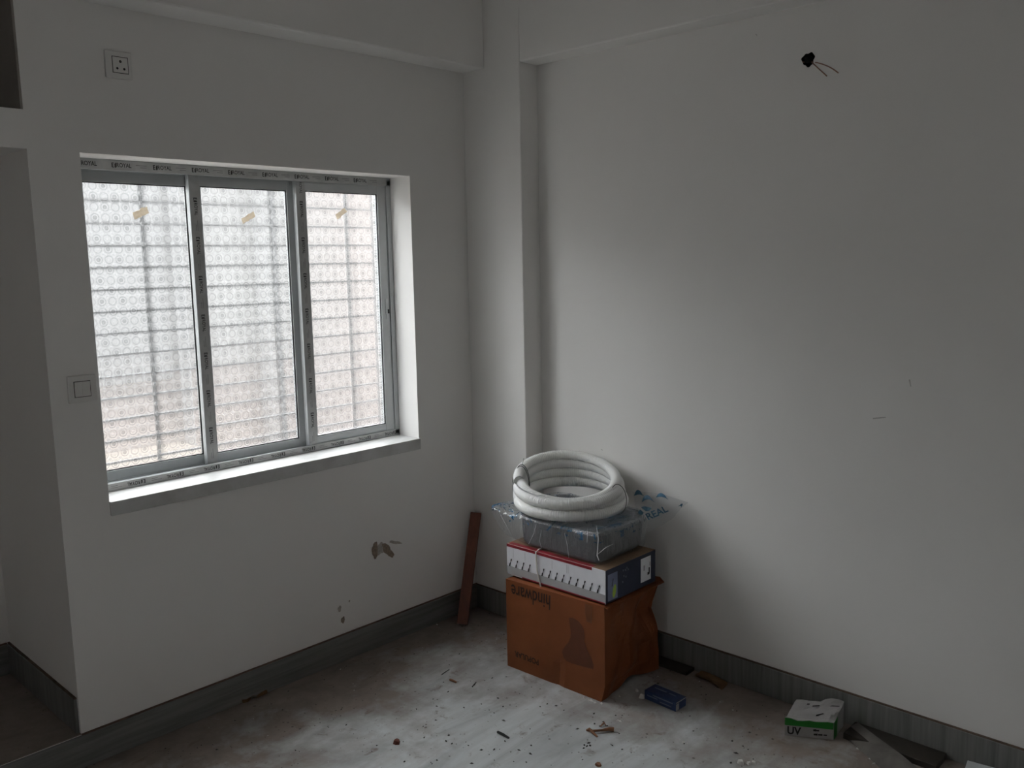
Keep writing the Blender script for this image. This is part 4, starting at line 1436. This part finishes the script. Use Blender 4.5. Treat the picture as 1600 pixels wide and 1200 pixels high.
chip('leaf_bit', 935, 1196, 0.013, 0.006, 'twig', 'small tan leaf bit at the lower edge of the picture', 'leaf', 12)

# countless crumbs of dirt: one object
rnd = random.Random(3)
def crumbs(name, mat, spots, label):
    mb = MB()
    for (x, y, s) in spots:
        c = Vector((x, y, 0))
        a0_ = rnd.uniform(0, 6.28); el = rnd.uniform(1, 2.4)
        d = Vector((math.cos(a0_), math.sin(a0_), 0)); e = Vector((-d.y, d.x, 0))
        p = [c + d * s * el, c + e * s, c - d * s * el, c - e * s]
        t_ = c + Vector((rnd.uniform(-s, s) * 0.4, rnd.uniform(-s, s) * 0.4, s * 1.1))
        for k in range(4): mb.face([p[k], p[(k + 1) % 4], t_])
        mb.face(list(reversed(p)))
    return tag(mb.build(name, mat), label, 'debris', kind='stuff')
dark_px = [(881, 1110), (869, 1103), (844, 1104), (786, 1104), (778, 1091), (812, 1084), (848, 1114), (787, 1126), (772, 1114), (732, 1165), (701, 1149), (706, 1162), (752, 1172), (772, 1171), (811, 1172), (798, 1175), (830, 1165), (829, 1178), (683, 1188), (632, 1190), (737, 1193), (630, 1159), (697, 1158), (928, 1115), (962, 1118), (972, 1118), (972, 1171), (917, 1166), (912, 1169), (922, 1165), (913, 1164), (920, 1161), (700, 1081), (1144, 1158), (1161, 1166), (1150, 1177), (1142, 1192), (1177, 1186), (1207, 1155), (1069, 1162), (929, 1131), (943, 1128), (938, 1135), (949, 1134), (902, 1139), (789, 1158), (855, 1100)]
spots = []
for (x, y) in dark_px:
    p = fl(x, y); spots.append((p.x, p.y, rnd.uniform(0.0022, 0.0043)))
for _ in range(420):
    x, y = rnd.uniform(-1.7, -0.05), rnd.uniform(-2.1, -0.05)
    if -0.47 < x < -0.06 and -1.0 < y < -0.5 or x > -0.34 and y < -1.50 and x > -0.30: continue
    spots.append((x, y, rnd.choice((0.0012, 0.0016, 0.002, 0.0026))))
crumbs('dirt_crumbs', 'crumb_dark', spots, 'dark crumbs of dirt strewn over the whole floor')
spots = []
for (x, y) in [(906, 1088), (920, 1094), (924, 1095), (930, 1098), (940, 1099), (913, 1090), (965, 1126), (969, 1127), (1028, 1057), (1360, 1186), (1366, 1193), (1394, 1187), (683, 976), (1340, 1170), (968, 1088), (1068, 1160), (1074, 1161)]:
    p = fl(x, y); spots.append((p.x, p.y, rnd.uniform(0.003, 0.0055)))
for _ in range(160):
    x, y = rnd.uniform(-1.7, -0.05), rnd.uniform(-2.1, -0.05)
    if -0.47 < x < -0.06 and -1.0 < y < -0.5 or x > -0.34 and y < -1.50 and x > -0.30: continue
    spots.append((x, y, rnd.choice((0.001, 0.0014, 0.0022))))
crumbs('plaster_crumbs', 'crumb_white', spots, 'white plaster crumbs scattered around the carton and floor')
